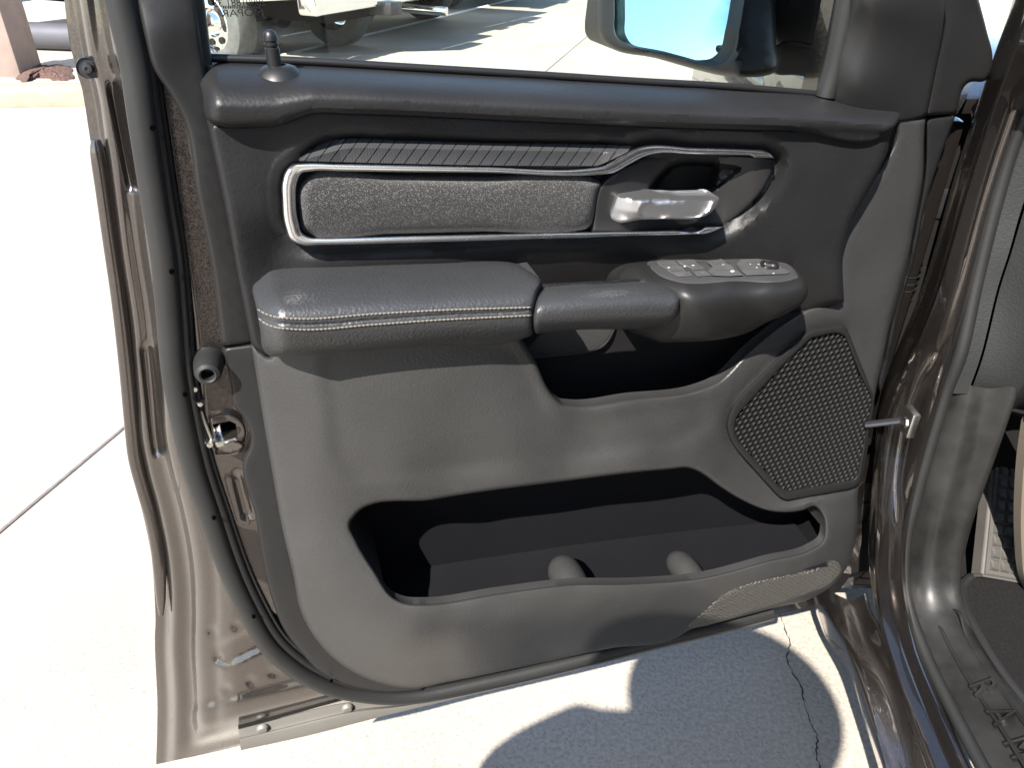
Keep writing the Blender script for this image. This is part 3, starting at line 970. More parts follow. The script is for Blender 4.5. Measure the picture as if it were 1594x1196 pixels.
# armrest pad
ARM = [(394, 436), (397, 428), (410, 421), (457, 413), (581, 408), (700, 405), (766, 403), (796, 408), (822, 421), (843, 441), (837, 455), (833, 475), (830, 505), (828, 521), (815, 527), (656, 539), (506, 550), (438, 555), (419, 554), (411, 546), (405, 515), (400, 485)]
ARMT = np.array([(390, 432), (400, 426), (410, 421), (457, 413), (581, 408), (700, 405), (766, 403), (796, 408), (822, 421), (845, 442)], float)
ARMB = np.array([(390, 552), (411, 554), (438, 555), (506, 550), (656, 539), (815, 527), (845, 524)], float)
def arm_w(x, y):
    a = np.interp(x, ARMT[:, 0], ARMT[:, 1]); b = np.interp(x, ARMB[:, 0], ARMB[:, 1])
    a2 = 410 - (x - 457) * .022 ; a2 = np.minimum(a, np.interp(x, [390, 457, 766, 845], [414, 412, 403, 401]))
    t = np.clip((y - a2) / (b - a2), 0, 1)
    w = prof(t, [(0, .020), (.12, .050), (.24, .078), (.36, .101), (.46, .114), (.56, .121), (.68, .124), (.8, .122), (.9, .116), (1, .104)])
    w = w - .028 * (1 - sstep(0, 46, x - np.interp(y, [421, 555], [393, 410])))**2
    return w
def arm_wf(x, y):
    w = arm_w(x, y)
    for l in (SEAM,):
        d = dist(l, np.stack([x, y], 1), False)
        w = w - .0022 * (1 - sstep(.5, 4.5, d))
    return w
SEAM = cr([(397, 486), (408, 494), (431, 502), (453, 504.5), (581, 498), (656, 492.5), (830, 484)], False, 6)
ex = np.concatenate([SEAM + np.array([0, o]) for o in (-6, -3, 0, 3, 6)])
ex = ex[sdf(cr(ARM, True, 5), ex) > 9]
patch('armrest', ARM, arm_wf, M['leather'], door, h=9, rp=9, drop=.017, skirt=.0, extra=ex)
# two rows of stitching, thread pieces too small to pick apart
def stitches(name, line, w_off):
    c = cr(line, False, .5)
    s = np.concatenate([[0], np.cumsum(np.linalg.norm(np.diff(c, axis=0), axis=1))])
    V = []; Fc = []
    t = 2.0
    while t < s[-1] - 6:
        P2 = np.array([[np.interp(q, s, c[:, 0]), np.interp(q, s, c[:, 1])] for q in np.linspace(t, t + 5.0, 5)])
        ed = sdf(arm_poly, P2)
        wz = arm_wf(P2[:, 0], P2[:, 1]) + roll(np.maximum(ed, 0), 9, .017) + w_off + .0009 * np.sin(np.linspace(0, 1, 5) * math.pi)
        L3 = PD(P2[:, 0], P2[:, 1], wz)
        base = len(V)
        for k in range(5):
            rr = .0009
            T = L3[min(k + 1, 4)] - L3[max(k - 1, 0)]; T /= np.linalg.norm(T)
            a_ = np.cross([0, 0, 1], T); a_ /= np.linalg.norm(a_); b_ = np.cross(T, a_)
            for j in range(6):
                an = j / 6 * 2 * math.pi
                V.append(L3[k] + rr * (math.cos(an) * a_ + math.sin(an) * b_ * .8))
        for k in range(4):
            for j in range(6):
                Fc.append((base + k*6 + j, base + k*6 + (j+1) % 6, base + (k+1)*6 + (j+1) % 6, base + (k+1)*6 + j))
        t += 6.6
    o = mobj(name, V, Fc, M['stitch'], arm_o)
    tag(o, kind='stuff')
arm_poly = cr(ARM, True, 5)
arm_o = [o for o in bpy.data.objects if o.name == 'armrest'][0]
stitches('stitching', [(400, 481), (410, 487), (431, 494), (453, 496), (581, 489), (656, 484.5), (829, 478.5)], .0003)
stitches('stitching', [(402, 495), (412, 503), (431, 510), (453, 512.5), (581, 505.5), (656, 500), (829, 491)], .0003)

# switch pod
POD = [(958, 441), (961, 427), (973, 414), (994, 409), (1026, 408), (1110, 406.5), (1192, 405), (1220, 407), (1240, 420), (1255, 440), (1258, 453), (1252, 469), (1230, 485), (1192, 503), (1161, 519), (1129, 527), (1051, 533), (1029, 533), (1004, 525), (975, 512), (962, 480)]
pod_rbf = rbf([(994, 409, .030), (1026, 408, .028), (1110, 407, .028), (1192, 405, .028), (1222, 409, .034),
               (990, 425, .062), (1060, 426, .066), (1130, 424, .066), (1200, 421, .064), (1238, 424, .07),
               (1000, 440, .088), (1064, 444, .104), (1130, 441, .105), (1200, 438, .105), (1243, 436, .100),
               (1064, 458, .114), (1130, 455, .115), (1200, 450, .115), (1248, 447, .108),
               (1064, 495, .114), (1130, 490, .115), (1200, 478, .115), (1250, 465, .108), (1035, 500, .094), (1000, 480, .072),
               (1060, 512, .106), (1130, 508, .108), (1200, 494, .105), (1050, 530, .092), (1130, 524, .092), (1190, 502, .095), (975, 470, .055), (985, 510, .05), (1030, 470, .094), (1030, 528, .082)])
patch('switch_pod', POD, pod_rbf, M['smooth'], door, h=7, rp=7, drop=.013, skirt=-.004)
PLATE = [(1012, 414), (1025, 410), (1108, 408.5), (1208, 406.5), (1224, 410), (1241, 427), (1243, 432), (1237, 434.5), (1140, 438.5), (1064, 441), (1051, 438.5), (1020, 424)]
patch('switch_plate', PLATE, lambda x, y: pod_rbf(x, y) + .002, M['plate'], door, h=6, step=4, rp=2.5, drop=.003, skirt=lambda x, y, w: w - .008)
def button(q, lift, tilt=0.0, sym=None, name='switch_button'):
    q = np.array(q, float)
    lo, hi = q[:, 1].min(), q[:, 1].max()
    f = lambda x, y: pod_rbf(x, y) + lift + tilt * (y - lo) / (hi - lo)
    o = patch(name, [(x, y, 1) for x, y in q], f, M['button'], door, h=4.5, step=3, rp=1.6, drop=.0015, skirt=lambda x, y, w: w - .012)
    if sym:
        for s_ in (sym if isinstance(sym, list) else [sym]):
            cx, cy, rx, ry = s_
            pl = [(cx + .6 * rx * math.cos(t), cy + .62 * ry * math.sin(t)) for t in np.linspace(0, 2 * math.pi, 10, endpoint=False)]
            patch('symbol', pl, lambda x, y: f(x, y) + .0006, M['mark'], o, h=3, step=2, skirt=None)
    return o
button([(1028, 414), (1056, 412), (1067, 420), (1040, 421.5)], .004, .001, (1041, 416.5, 3.2, 1.2), 'lock_button')
button([(1040.5, 422.5), (1068, 421), (1079, 429), (1055, 431.5)], .004, .001, (1053, 425.5, 3.4, 1.4), 'lock_button')
button([(1060, 412), (1088, 410.5), (1099, 419), (1080, 420.5)], .004, .002, [(1066, 414.5, 3.6, 1.6), (1079, 413.5, 4.2, 1.8)], 'window_switch')
button([(1081, 421.5), (1100, 420), (1109, 429), (1086, 430.5)], .004, .002, (1094, 424, 4.6, 2.2), 'window_switch')
button([(1108, 413.5), (1131, 409), (1145, 418), (1118, 419)], .010, .0, (1126, 412.8, 5, 2.2), 'window_switch')
button([(1118.5, 420), (1146, 419), (1158, 428.5), (1135, 430), (1110, 429)], .010, -.002, (1140, 422.2, 5.6, 2.4), 'window_switch')
button([(1155, 417), (1162, 409.5), (1210, 408), (1230, 424), (1224, 426.5), (1162, 428.5)], .005, .002,
       [(1168, 411, 1.3, .9), (1181, 411.5, 3, .7), (1178, 416.5, 2.6, .9), (1190, 422, 1.8, .8), (1204, 425.6, 3.6, .9), (1191, 410.5, 2, 1), (1203, 413.5, 2, 1)], 'mirror_control')
dial = cr([(1186, 409.5), (1196, 408.6), (1209, 411), (1210, 415.5), (1199, 417.6), (1188, 414.5)], True, 2)
dp = PD(dial[:, 0], dial[:, 1], pod_rbf(dial[:, 0], dial[:, 1]) + .0085)
tube('mirror_dial', dp, .0022, M['smooth'], door, seg=8, closed=True)

# grab handle, a bar that stands clear of the panel
GRAB = [(848, 449), (862, 446), (957, 441), (1001, 438), (1024, 440.5), (1048, 450), (1057, 458), (1057, 472), (1052, 494), (1042, 502), (1022, 507), (894, 514), (846, 518), (834, 519), (831, 508), (833, 478), (839, 459)]
def grab_w(x, y):
    a = np.interp(x, [830, 862, 957, 1001, 1030, 1057], [452, 446, 441, 438, 440, 444])
    b = np.interp(x, [830, 894, 1022, 1057], [519, 514, 507, 502])
    t = np.clip((y - a) / (b - a), 0, 1)
    return prof(t, [(0, .088), (.15, .106), (.3, .119), (.45, .126), (.6, .128), (.75, .126), (.9, .118), (1, .108)])
patch('grab_handle', GRAB, grab_w, M['leather'], door, h=8, rp=8, drop=.010, skirt=.082, back=True)

# lower trim with the map pocket
LOWER = [(391, 536, 1), (421, 719), (441, 830), (455, 889), (471, 959), (511, 1018), (577, 1060), (640, 1073), (700, 1062), (851, 1031), (951, 1010), (1052, 994), (1074, 981), (1102, 974), (1202, 948), (1268, 930), (1298, 911), (1320, 880), (1331, 845), (1335, 810), (1336, 765), (1341, 744), (1352, 691), (1359, 636), (1364, 605), (1375, 552), (1387, 496), (1400, 450), (1412, 407), (1424, 344), (1436, 276), (1439, 200), (1441, 184, 1), (1396, 180, 1),
         (1394, 215), (1374, 255), (1341, 305), (1318, 350), (1306, 401), (1304, 470, 1), (1256, 482), (1226, 499), (1160, 552), (1112, 597), (1086, 607), (980, 621), (890, 631), (876, 629), (866, 621), (830, 556), (812, 528, 1), (812, 500, 1), (600, 500), (420, 510, 1), (418, 556), (408, 549)]
LOWER = [(391, 536, 1), (421, 719)] + LOWER[2:]
POCKET = [(545, 815), (552, 804), (676, 778), (884, 749), (1041, 731), (1072, 729), (1088, 735), (1119, 757), (1155, 779), (1199, 796), (1249, 795), (1269, 789), (1279, 800), (1284, 825), (1280, 843), (1263, 855), (1197, 873), (1093, 900), (989, 909), (884, 911), (780, 924), (655, 941), (635, 940), (618, 934), (582, 887), (554, 840)]
low_rbf = rbf([(395, 545, .036), (425, 560, .045), (425, 700, .036), (445, 840, .034), (475, 950, .034), (520, 1010, .032), (600, 1060, .026), (700, 1056, .026), (850, 1026, .026), (1050, 992, .026),
               (460, 620, .052), (470, 740, .052), (495, 590, .064), (510, 700, .062), (530, 770, .062), (490, 850, .056), (515, 920, .060), (560, 980, .066), (540, 620, .070),
               (600, 560, .074), (780, 545, .074), (600, 640, .076), (620, 730, .082), (760, 600, .075), (800, 690, .081), (830, 590, .068), (870, 660, .076), (980, 660, .075), (1000, 710, .078),
               (600, 775, .064), (700, 757, .066), (880, 730, .066), (1040, 712, .066), (560, 790, .060), (1080, 700, .070), (1110, 720, .064),
               (900, 640, .062), (1000, 628, .060), (1090, 612, .058), (1120, 605, .054), (1165, 560, .044), (1230, 505, .034), (1300, 480, .026),
               (1120, 660, .056), (1120, 700, .056), (1160, 740, .048), (1200, 790, .046), (1290, 780, .036), (1330, 770, .022), (1340, 700, .020), (1350, 610, .018), (1240, 640, .030), (1180, 650, .036), (1300, 560, .024), (1300, 700, .028), (1240, 740, .034),
               (620, 950, .082), (700, 948, .088), (800, 936, .090), (900, 924, .090), (1000, 922, .090), (1100, 912, .088), (1200, 884, .080), (1260, 866, .070), (1300, 845, .054), (1310, 810, .044), (1325, 830, .030),
               (575, 905, .072), (560, 860, .064), (640, 985, .094), (720, 985, .097), (800, 975, .098), (900, 962, .098), (1000, 958, .097), (1100, 935, .094), (1200, 905, .086), (1280, 878, .064),
               (620, 1025, .070), (720, 1022, .070), (850, 998, .072), (1000, 980, .070), (1100, 958, .070), (1200, 930, .060), (1270, 908, .046),
               (1420, 200, .004), (1405, 320, .006), (1370, 320, .010), (1390, 420, .006), (1345, 400, .014), (1375, 500, .008), (1335, 470, .018), (1360, 560, .012),
               (450, 510, .055), (600, 505, .07), (800, 505, .07)], .22)
SPK_OUT = [(1132, 663), (1137, 642), (1155, 614), (1159.0, 610.0), (1180.0, 589.0), (1201.0, 568.0), (1205, 564), (1210.2, 559.2), (1242.8, 528.8), (1248, 524), (1267, 513), (1272.2, 512.2), (1304.8, 506.8), (1310, 506), (1319, 512), (1320.8, 516.5), (1330.0, 540.0), (1339.2, 563.5), (1341, 568), (1343.2, 573.5), (1356.8, 608.5), (1359, 614), (1360, 636), (1358.5, 644.6), (1350.5, 690.0), (1342.5, 735.4), (1341, 744), (1338, 753), (1322, 762), (1314.3, 763.4), (1274.0, 770.5), (1233.7, 777.6), (1226, 779), (1208, 769), (1203.5, 764.0), (1180.0, 738.0), (1156.5, 712.0), (1152, 707), (1135, 679)]
SPK_IN = [(1144, 663), (1152, 642), (1157.2, 636.3), (1184.5, 606.5), (1211.8, 576.7), (1217, 571), (1220.4, 567.6), (1238.5, 550.0), (1256.6, 532.4), (1260, 529), (1279, 523), (1307, 520), (1315, 524), (1316.8, 528.5), (1326.0, 552.0), (1335.2, 575.5), (1337, 580), (1339.0, 584.1), (1352.0, 609.9), (1354, 614), (1355, 636), (1353.4, 644.2), (1345.0, 687.0), (1336.6, 729.8), (1335, 738), (1328, 747), (1320.1, 748.5), (1278.5, 756.5), (1236.9, 764.5), (1229, 766), (1211, 756), (1206.3, 750.7), (1181.5, 723.0), (1156.7, 695.3), (1152, 690)]
spk_poly = cr(SPK_OUT, True, 6)
spk_w = rbf([(1140, 663, .052), (1205, 564, .042), (1267, 515, .034), (1315, 512, .027), (1357, 620, .022), (1340, 750, .026), (1228, 776, .046), (1150, 700, .052)])
FIELD = cr([(506, 560), (512, 640), (530, 728), (548, 745), (600, 746), (800, 726), (1000, 700), (1075, 684), (1105, 655), (1098, 625), (1050, 627), (900, 648), (862, 640), (840, 600), (815, 548), (700, 520)], True, 8)
def low_w(x, y):
    P = np.stack([x, y], 1)
    w = low_rbf(x, y)
    k = sstep(-9, 3, sdf(spk_poly, P))
    w = w * (1 - k) + np.minimum(w, spk_w(x, y) - .010) * k
    return w - .0045 * sstep(-14, 16, sdf(FIELD, P))
lip_line = cr([(1284, 825), (1280, 843), (1263, 855), (1197, 873), (1093, 900), (989, 909), (884, 911), (780, 924), (655, 941), (635, 940), (618, 934), (600, 912)], False, 6)
def pocket_skirt(x, y, w):
    d = dist(lip_line, np.array([[x, y]]), False)[0]
    return (w - .012) if d < 3 else -.040
def low_skirt(x, y, w):
    # the pull-pocket lip stays thin, the rest returns to the metal
    if 818 < x < 1250 and 480 < y < 640: return w - .014
    return -.012
patch('lower_trim', LOWER, low_w, M['lower'], door, holes=[POCKET], h=10, rp=9, drop=.010, skirt=low_skirt, hole_skirt=pocket_skirt, hrp=7, hdrop=.007)
# liner of the map pocket: back wall and floor
patch('pocket_back', [(520, 780, 1), (1072, 700, 1), (1300, 760, 1), (1310, 860, 1), (560, 945, 1)], rbf([(545, 800, -.038), (1072, 730, -.038), (1290, 790, -.038), (600, 900, -.038), (1280, 850, -.038), (800, 850, -.036), (900, 800, -.037)]), M['pocket_shade'], door, h=30)
def pocket_floor():
    bk = crn([(600, 897, 0), (780, 868, 0), (1000, 838, 0), (1232, 812, 0)], n=30)
    B = PD(bk[:, 0], bk[:, 1], -.0365)
    rows = []
    for t in np.linspace(0, 1, 8):
        q = B.copy(); q[:, 2] = -.0365 + t * .104; q[:, 1] += .004 * (1 - t)**3 - .004 * t
        rows.append(q)
    loft('pocket_floor', rows, M['pocket_shade'], door, n=30, k=2, flip=False)
pocket_floor()
for (px_, py_, rr_) in ((886, 882, .024), (1071, 874, .021)):
    c0 = PD(px_, py_, .05)[0]
    ww_ = np.concatenate([np.linspace(.080, .040, 6), np.linspace(.034, .006, 9)])
    rad = rr_ * np.concatenate([np.ones(6), np.sqrt(np.maximum(1 - np.linspace(.1, .99, 9)**2, .01))])
    pts_ = np.array([(c0[0], c0[1] - rr_ - .25 * (.05 - w_) * (w_ < .05), w_) for w_ in ww_])
    tube('bottle_rib', pts_, rad, M['lower'], door, seg=24, nrm=(0, 1, 0))
# woven-texture kick strip
KICK = [(1074, 978), (1101, 948), (1124, 927), (1142, 918), (1256, 891), (1308, 881), (1309, 890), (1300, 902), (1284, 914), (1256, 925), (1173, 952), (1084, 977)]
patch('kick_strip', KICK, lambda x, y: low_w(x, y) + .0022 + .005 * sstep(1180, 1290, x), M['weave'], door, h=7, rp=4, drop=.003, skirt=lambda x, y, w: w - .02)

# speaker: ring, dark basket and pierced grille
spk = patch('speaker', SPK_IN, lambda x, y: spk_w(x, y) - .007, M['under'], door, h=14, skirt=lambda x, y, w: w - .006)
ro, ri = cr(SPK_OUT, True, 4), cr(SPK_IN, True, 4)
def ring_patch():
    wf = lambda x, y: spk_w(x, y) + .004
    patch('speaker_ring', SPK_OUT, wf, M['smooth'], door, holes=[SPK_IN], h=6, step=4, rp=3.5, drop=.006, skirt=lambda x, y, w: w - .018, hole_skirt=lambda x, y, w: w - .010, hrp=3, hdrop=.004)
ring_patch()
def grille():
    A_, B_ = PD(1150, 660, .045)[0], PD(1350, 640, .022)[0]
    ip = cr(SPK_IN, True, 4)
    loc = PD(ip[:, 0], ip[:, 1], spk_w(ip[:, 0], ip[:, 1]))
    pitch = .0094
    lo, hi = loc[:, :2].min(0), loc[:, :2].max(0)
    # depth as a function of (u, v): fit a plane
    Am = np.column_stack([loc[:, 0], loc[:, 1], np.ones(len(loc))])
    co = np.linalg.lstsq(Am, loc[:, 2], rcond=None)[0]
    V = []; Fc = []
    R_ = pitch / math.sqrt(3)
    gu, gv_ = np.meshgrid(np.arange(lo[0], hi[0] + pitch, pitch), np.arange(lo[1], hi[1] + pitch, pitch * math.sqrt(3) / 2))
    gu = gu + (np.arange(gu.shape[0]) % 2)[:, None] * pitch / 2
    cells = np.stack([gu.ravel(), gv_.ravel()], 1)
    cells = cells[sdf(loc[:, :2], cells) > -.0015]
    for uu, vv in cells:
                base = len(V)
                for (r, dz) in ((R_ * 1.005, .0), (R_ * .92, .0008), (R_ * .80, .0002), (R_ * .74, -.0035)):
                    for k in range(6):
                        an = math.pi / 6 + k * math.pi / 3
                        x_, y_ = uu + r * math.cos(an), vv + r * math.sin(an)
                        V.append((x_, y_, co[0]*x_ + co[1]*y_ + co[2] + dz))
                for ringi in range(3):
                    for k in range(6):
                        a0 = base + ringi*6 + k; a1 = base + ringi*6 + (k+1) % 6
                        Fc.append((a0, a1, a1 + 6, a0 + 6))
    o = mobj('grille_mesh', V, Fc, M['grille'], spk, True, 60)
    tag(o, kind='stuff')
grille()

# long rubber flap along the bottom edge
FLAP_T = [(371, 1136, 1), (536, 1095), (650, 1090), (800, 1058), (950, 1022), (1100, 985), (1204, 957, 1)]
FLAP_B = [(1206, 966, 1), (1130, 986), (1000, 1018), (850, 1056), (730, 1084), (604, 1114), (480, 1146), (375, 1169, 1)]
def flap():
    T_ = crn([p[:2] for p in FLAP_T], n=80); B_ = crn([p[:2] for p in FLAP_B][::-1], n=80)
    rows = []
    for f, w_ in ((0, -.020), (.02, -.012), (.36, -.010), (.44, -.006), (.47, .004), (.52, .006), (.97, .004), (1.0, -.002), (1.0, -.03)):
        q = T_ * (1 - f) + B_ * f
        rows.append(PD(q[:, 0], q[:, 1], w_))
    V = np.concatenate(rows); Fc = []
    for i in range(len(rows) - 1):
        for k in range(79): Fc.append((i*80 + k, (i+1)*80 + k, (i+1)*80 + k + 1, i*80 + k + 1))
    mobj('bottom_flap', V, Fc, M['flap'], door, True, 30)
flap()
for q in [(409, 1136), (541, 1104)]:
    p = PD(q[0], q[1], -.008)[0]
    lathe('flap_clip', [(.0001, .004), (.006, .0035), (.0085, .001), (.009, -.002)], M['flap'], door, seg=16, axis='z', loc=p)

# rubber bumper, jamb screw, latch
def bumper():
    p = PD(325, 565, .004)[0]
    lathe('bumper_stop', [(.0001, .012), (.0062, .012), (.0068, .0265), (.0085, .0275), (.0120, .0255), (.0140, .020), (.0150, .010), (.0155, .002), (.017, -.004)], M['rubber'], door, seg=28, axis='z', loc=p)
    s = PD(136, 106, -.057)[0]
    lathe('jamb_screw', [(.0001, .002), (.0015, .0022), (.0018, .0036), (.0040, .0033), (.0048, .001), (.0050, -.001), (.0085, -.001), (.0092, .0005), (.010, -.004)], M['dark_steel'], door, seg=24, axis='z', loc=s)
bumper()
LATCH = [(314, 652, 1), (360, 648), (372, 656), (378, 690, 1), (332, 702, 1)]
patch('latch_pocket', [(325, 650, 1), (362, 646), (374, 652), (381, 684), (376, 690, 1), (334, 700, 1)], const(.0085), M['paint'], door,
      holes=[[(331, 661, 1), (358, 656, 1), (367, 660, 1), (370, 681, 1), (337, 691, 1)]], h=6, step=4, rp=4, drop=.005, skirt=-.02, hole_skirt=-.03)
patch('latch_plate', [(326, 655, 1), (372, 650, 1), (376, 690, 1), (330, 700, 1)], const(-.028), M['under'], door, h=12)
patch('latch_claw', [(333, 665, 1), (343, 660, 1), (346, 678, 1), (366, 675, 1), (367, 681, 1), (338, 687, 1)], const(-.004), M['chrome'], door, h=5, rp=2, drop=.002, skirt=-.02)
patch('latch_plate_edge', [(334, 690, 1), (368, 681, 1), (371, 688, 1), (338, 698, 1)], const(.010), M['steel'], door, h=5, rp=2, drop=.002, skirt=-.01)
patch('latch_ramp', [(335, 701), (372, 688), (381, 694), (376, 704), (345, 711), (334, 708)], lambda x, y: .012 - .0006 * (y - 690), M['paint'], door, h=5, rp=5, drop=.006, skirt=-.02)
for q, r in [((303, 604), .0030), ((312, 627), .0026), ((327, 690), .0034)]:
    p = PD(q[0], q[1], .004)[0]
    lathe('latch_bolt', [(.0001, .005), (r, .0045), (r * 1.25, .002), (r * 1.3, -.003)], M['steel'], door, seg=14, axis='z', loc=p)
dtube('latch_edge', [(313, 640), (318, 655), (326, 675), (332, 692)], .004, .0018, M['steel'], door, n=12, seg=8)

# mirror sail garnish and front frame
patch('sail_garnish', [(1110, -372, 1), (1300, -180), (1334, -90), (1319, 0), (1297, 110), (1284, 152, 1), (1310, 168), (1400, 190), (1441, 181, 1), (1455, 110), (1468, 40), (1470, -60), (1440, -150), (1220, -372, 1)],
      rbf([(1316, 0, -.004), (1290, 130, -.004), (1340, 0, .022), (1330, 130, .020), (1400, 50, .024), (1440, 100, .012), (1440, 170, .006), (1300, -180, .0), (1400, -150, .012), (1160, -372, .0)]), M['smooth'], door, h=12, rp=5, drop=.006, skirt=-.03)
patch('front_frame_cover', [(1441, 180, 1), (1488, 178, 1), (1509, 128), (1534, 125), (1541, 115), (1545, 88), (1537, 50), (1524, 0), (1480, -120), (1440, -150), (1468, 40), (1455, 110)],
      rbf([(1441, 180, .006), (1470, 60, .008), (1500, 100, -.006), (1530, 100, -.012), (1520, 20, -.006), (1488, 178, -.01)]), M['smooth'], door, h=10, rp=7, drop=.010, skirt=-.05)
patch('hinge_edge_shade', [(1442, 184, 1), (1487, 181, 1), (1466, 238), (1446, 300), (1424, 400), (1402, 478), (1388, 540), (1368, 606), (1378, 552), (1390, 496), (1415, 407), (1427, 344), (1439, 276)],
      const(-.004), M['black'], door, h=10, rp=4, drop=.006, skirt=-.08)  # black strip stands in for shade on the painted front edge

# window glass, leaning inwards a little
gl = patch('window_glass', [(262, -380, 1), (298, -10, 1), (312, 110, 1), (1286, 165, 1), (1322, 0, 1), (1336, -90), (1302, -185), (1112, -380, 1)], lambda x, y: -.024 + .00002 * (110 - y), M['glass'], door, h=60, skirt=lambda x, y, w: w - .0001)
dtube('window_channel', [(1285, 150), (1299, 100), (1318, 0), (1330, -90), (1302, -178), (1110, -370)], -.006, .0115, M['rubber'], door, n=40)
dtube('window_channel', [(316, 100), (303, 0), (287, -120), (263, -370)], -.008, .008, M['rubber'], door, n=30)
# etched window marking, read from behind so it is mirrored
def text_obj(name, body, size, mat, parent, mtx, extrude=0.0, sx=1.0):
    cu = bpy.data.curves.new(name, 'FONT')
    cu.body = body; cu.size = size; cu.align_x = 'CENTER'; cu.align_y = 'CENTER'; cu.extrude = extrude
    cu.resolution_u = 3
    t = bpy.data.objects.new(name, cu); COL.objects.link(t)
    bpy.context.view_layer.update()
    me = bpy.data.meshes.new_from_object(t.evaluated_get(bpy.context.evaluated_depsgraph_get()))
    bpy.data.objects.remove(t)
    me.transform(Matrix.Diagonal((sx, 1, 1, 1)))
    me.transform(mtx)
    me.materials.clear(); me.materials.append(mat)
    o = bpy.data.objects.new(name, me); COL.objects.link(o); o.parent = parent
    return o
def etched(body, cx, cy, size, sx):
    p = PD(cx, cy, -.0185)[0]
    m = Matrix.Translation(Vector(p.tolist())) @ Matrix.Diagonal((-1, 1, 1, 1))
    text_obj('etched_marking', body, size, M['under'], gl, m, 0, sx)
etched('28901881 35', 373, 4, .0085, 1.0)
etched('MOPAR', 378, 20, .0085, 1.25)
def blocks():
    V = []; Fc = []
    x_ = 347.0
    while x_ < 406:
        w_ = random.choice([1.4, 2.0, 2.8])
        c = PD([x_, x_ + w_, x_ + w_, x_], [13, 13, 8.6, 8.6], -.0185)
        b0 = len(V); V += c.tolist(); Fc.append((b0, b0+1, b0+2, b0+3))
        x_ += w_ + random.choice([.8, 1.3])
    tag(mobj('etched_code_bar', V, Fc, M['under'], gl, False), kind='stuff')
blocks()

# door mirror outside the glass
mir_w = lambda x, y: -.20 + .00012 * y
MH = [(938, -190), (931, -60), (930, 20), (931, 45), (936, 60), (947, 71), (1020, 90), (1095, 111), (1116, 116), (1163, 120), (1185, 119), (1206, 112), (1208, 60), (1206, -60), (1200, -190), (1170, -225), (970, -225)]
MG = [(966, -185), (958, -60), (957, 20), (958, 50), (966, 63), (979, 69), (1045, 84), (1111, 99), (1124, 97), (1137, 87), (1148, 53), (1156, 10), (1165, -60), (1168, -185), (1150, -205), (985, -205)]
mw = lambda x, y: -.40 + .00120 * (np.minimum(x, 1150) - 930) - .0003 * np.maximum(x - 1150, 0) + .00034 * y
mirror = patch('door_mirror', MH, mw, M['smooth'], door, holes=[MG], h=14, step=6, rp=10, drop=.03, skirt=-.47, hole_skirt=lambda x, y, w: w - .03, hrp=3, hdrop=.004, back=False)
patch('mirror_shell', MH, const(-.465), M['smooth'], mirror, h=40)
patch('mirror_face', [(p[0] + (p[0] - 1060) * .01, p[1] + (p[1] + 60) * .01) for p in MG], lambda x, y: mw(x, y) - .016, M['mirror'], mirror, h=30)
mw2 = lambda x, y: mw(np.atleast_1d(np.asarray(x, float)), np.atleast_1d(np.asarray(y, float))) - .0148
hs_ = cr([(1116, 72), (1120, 71), (1125, 72), (1127, 76), (1125, 80), (1117, 80), (1115, 76)], True, 2)
tube('heat_symbol', PD(hs_[:, 0], hs_[:, 1], mw2(hs_[:, 0], hs_[:, 1])), .0011, M['pipe'], mirror, seg=6, closed=True)
for dx_ in (-3, 0, 3):
    q = PD([1121 + dx_, 1121 + dx_], [73, 79], mw2([1121 + dx_] * 2, [73, 79]))
    tube('heat_symbol', q, .0009, M['pipe'], mirror, seg=6)
patch('mirror_arm', [(1200, -190, 1), (1206, 70, 1), (1290, 73, 1), (1318, -20), (1330, -120), (1300, -190, 1)], lambda x, y: -.215 + .0006 * (x - 1200), M['smooth'], door, h=14, rp=6, drop=.006, skirt=-.26)
patch('mirror_arm_cap', [(1209, 73), (1292, 75.5, 1), (1278, 124, 1), (1240, 117), (1203, 110), (1205, 90)], lambda x, y: -.213 + .0006 * (x - 1200) - .0004 * np.maximum(y - 95, 0), M['smooth'], door, h=9, rp=4, drop=.005, skirt=-.26)

# ================================================================== THE TRUCK the door hangs on
TO = np.array([0.62, 0.90, 0.0])
truck = empty('pickup_truck', TO.tolist())
tag(truck, 'brown-grey pickup truck cab side with door sill, kick panel and front wheel', 'truck')
def bx(pix, x):
    a = np.array(pix, float)
    return PX(a[:, 0], a[:, 1], np.broadcast_to(np.asarray(x, float), (len(a),)))
Jm1 = [(1640, -120), (1580, 60), (1548, 150), (1533, 193), (1511, 261), (1496, 291), (1488, 336), (1481, 374), (1466, 411), (1450, 494), (1442, 510), (1404, 563), (1378, 619), (1368, 661), (1366, 691), (1372, 736), (1370, 788), (1361, 834), (1355, 864), (1350, 900), (1349, 935), (1363, 968), (1395, 1055), (1443, 1190), (1480, 1290)]
Jr = [(1690, -60), (1650, 30), (1594, 163), (1571, 227), (1545, 313), (1526, 389), (1512, 450), (1491, 544), (1468, 608), (1438, 713), (1412, 807), (1403, 850), (1400, 885), (1403, 909), (1411, 959), (1431, 1018), (1464, 1091), (1497, 1161), (1514, 1196), (1560, 1290)]
def mid(a, b, f, n=60):
    A_ = crn(np.array(a, float), n=n); B_ = crn(np.array(b, float), n=n)
    return A_ * (1 - f) + B_ * f
def smo(a, k=4, it=3):
    a = np.array(a, float)
    for _ in range(it):
        p = np.concatenate([2 * a[:1] - a[1:k+1][::-1], a, 2 * a[-1:] - a[-k-1:-1][::-1]])
        a = np.stack([np.convolve(p[:, c], np.ones(2*k+1) / (2*k+1), 'valid') for c in range(a.shape[1])], 1)
    return a
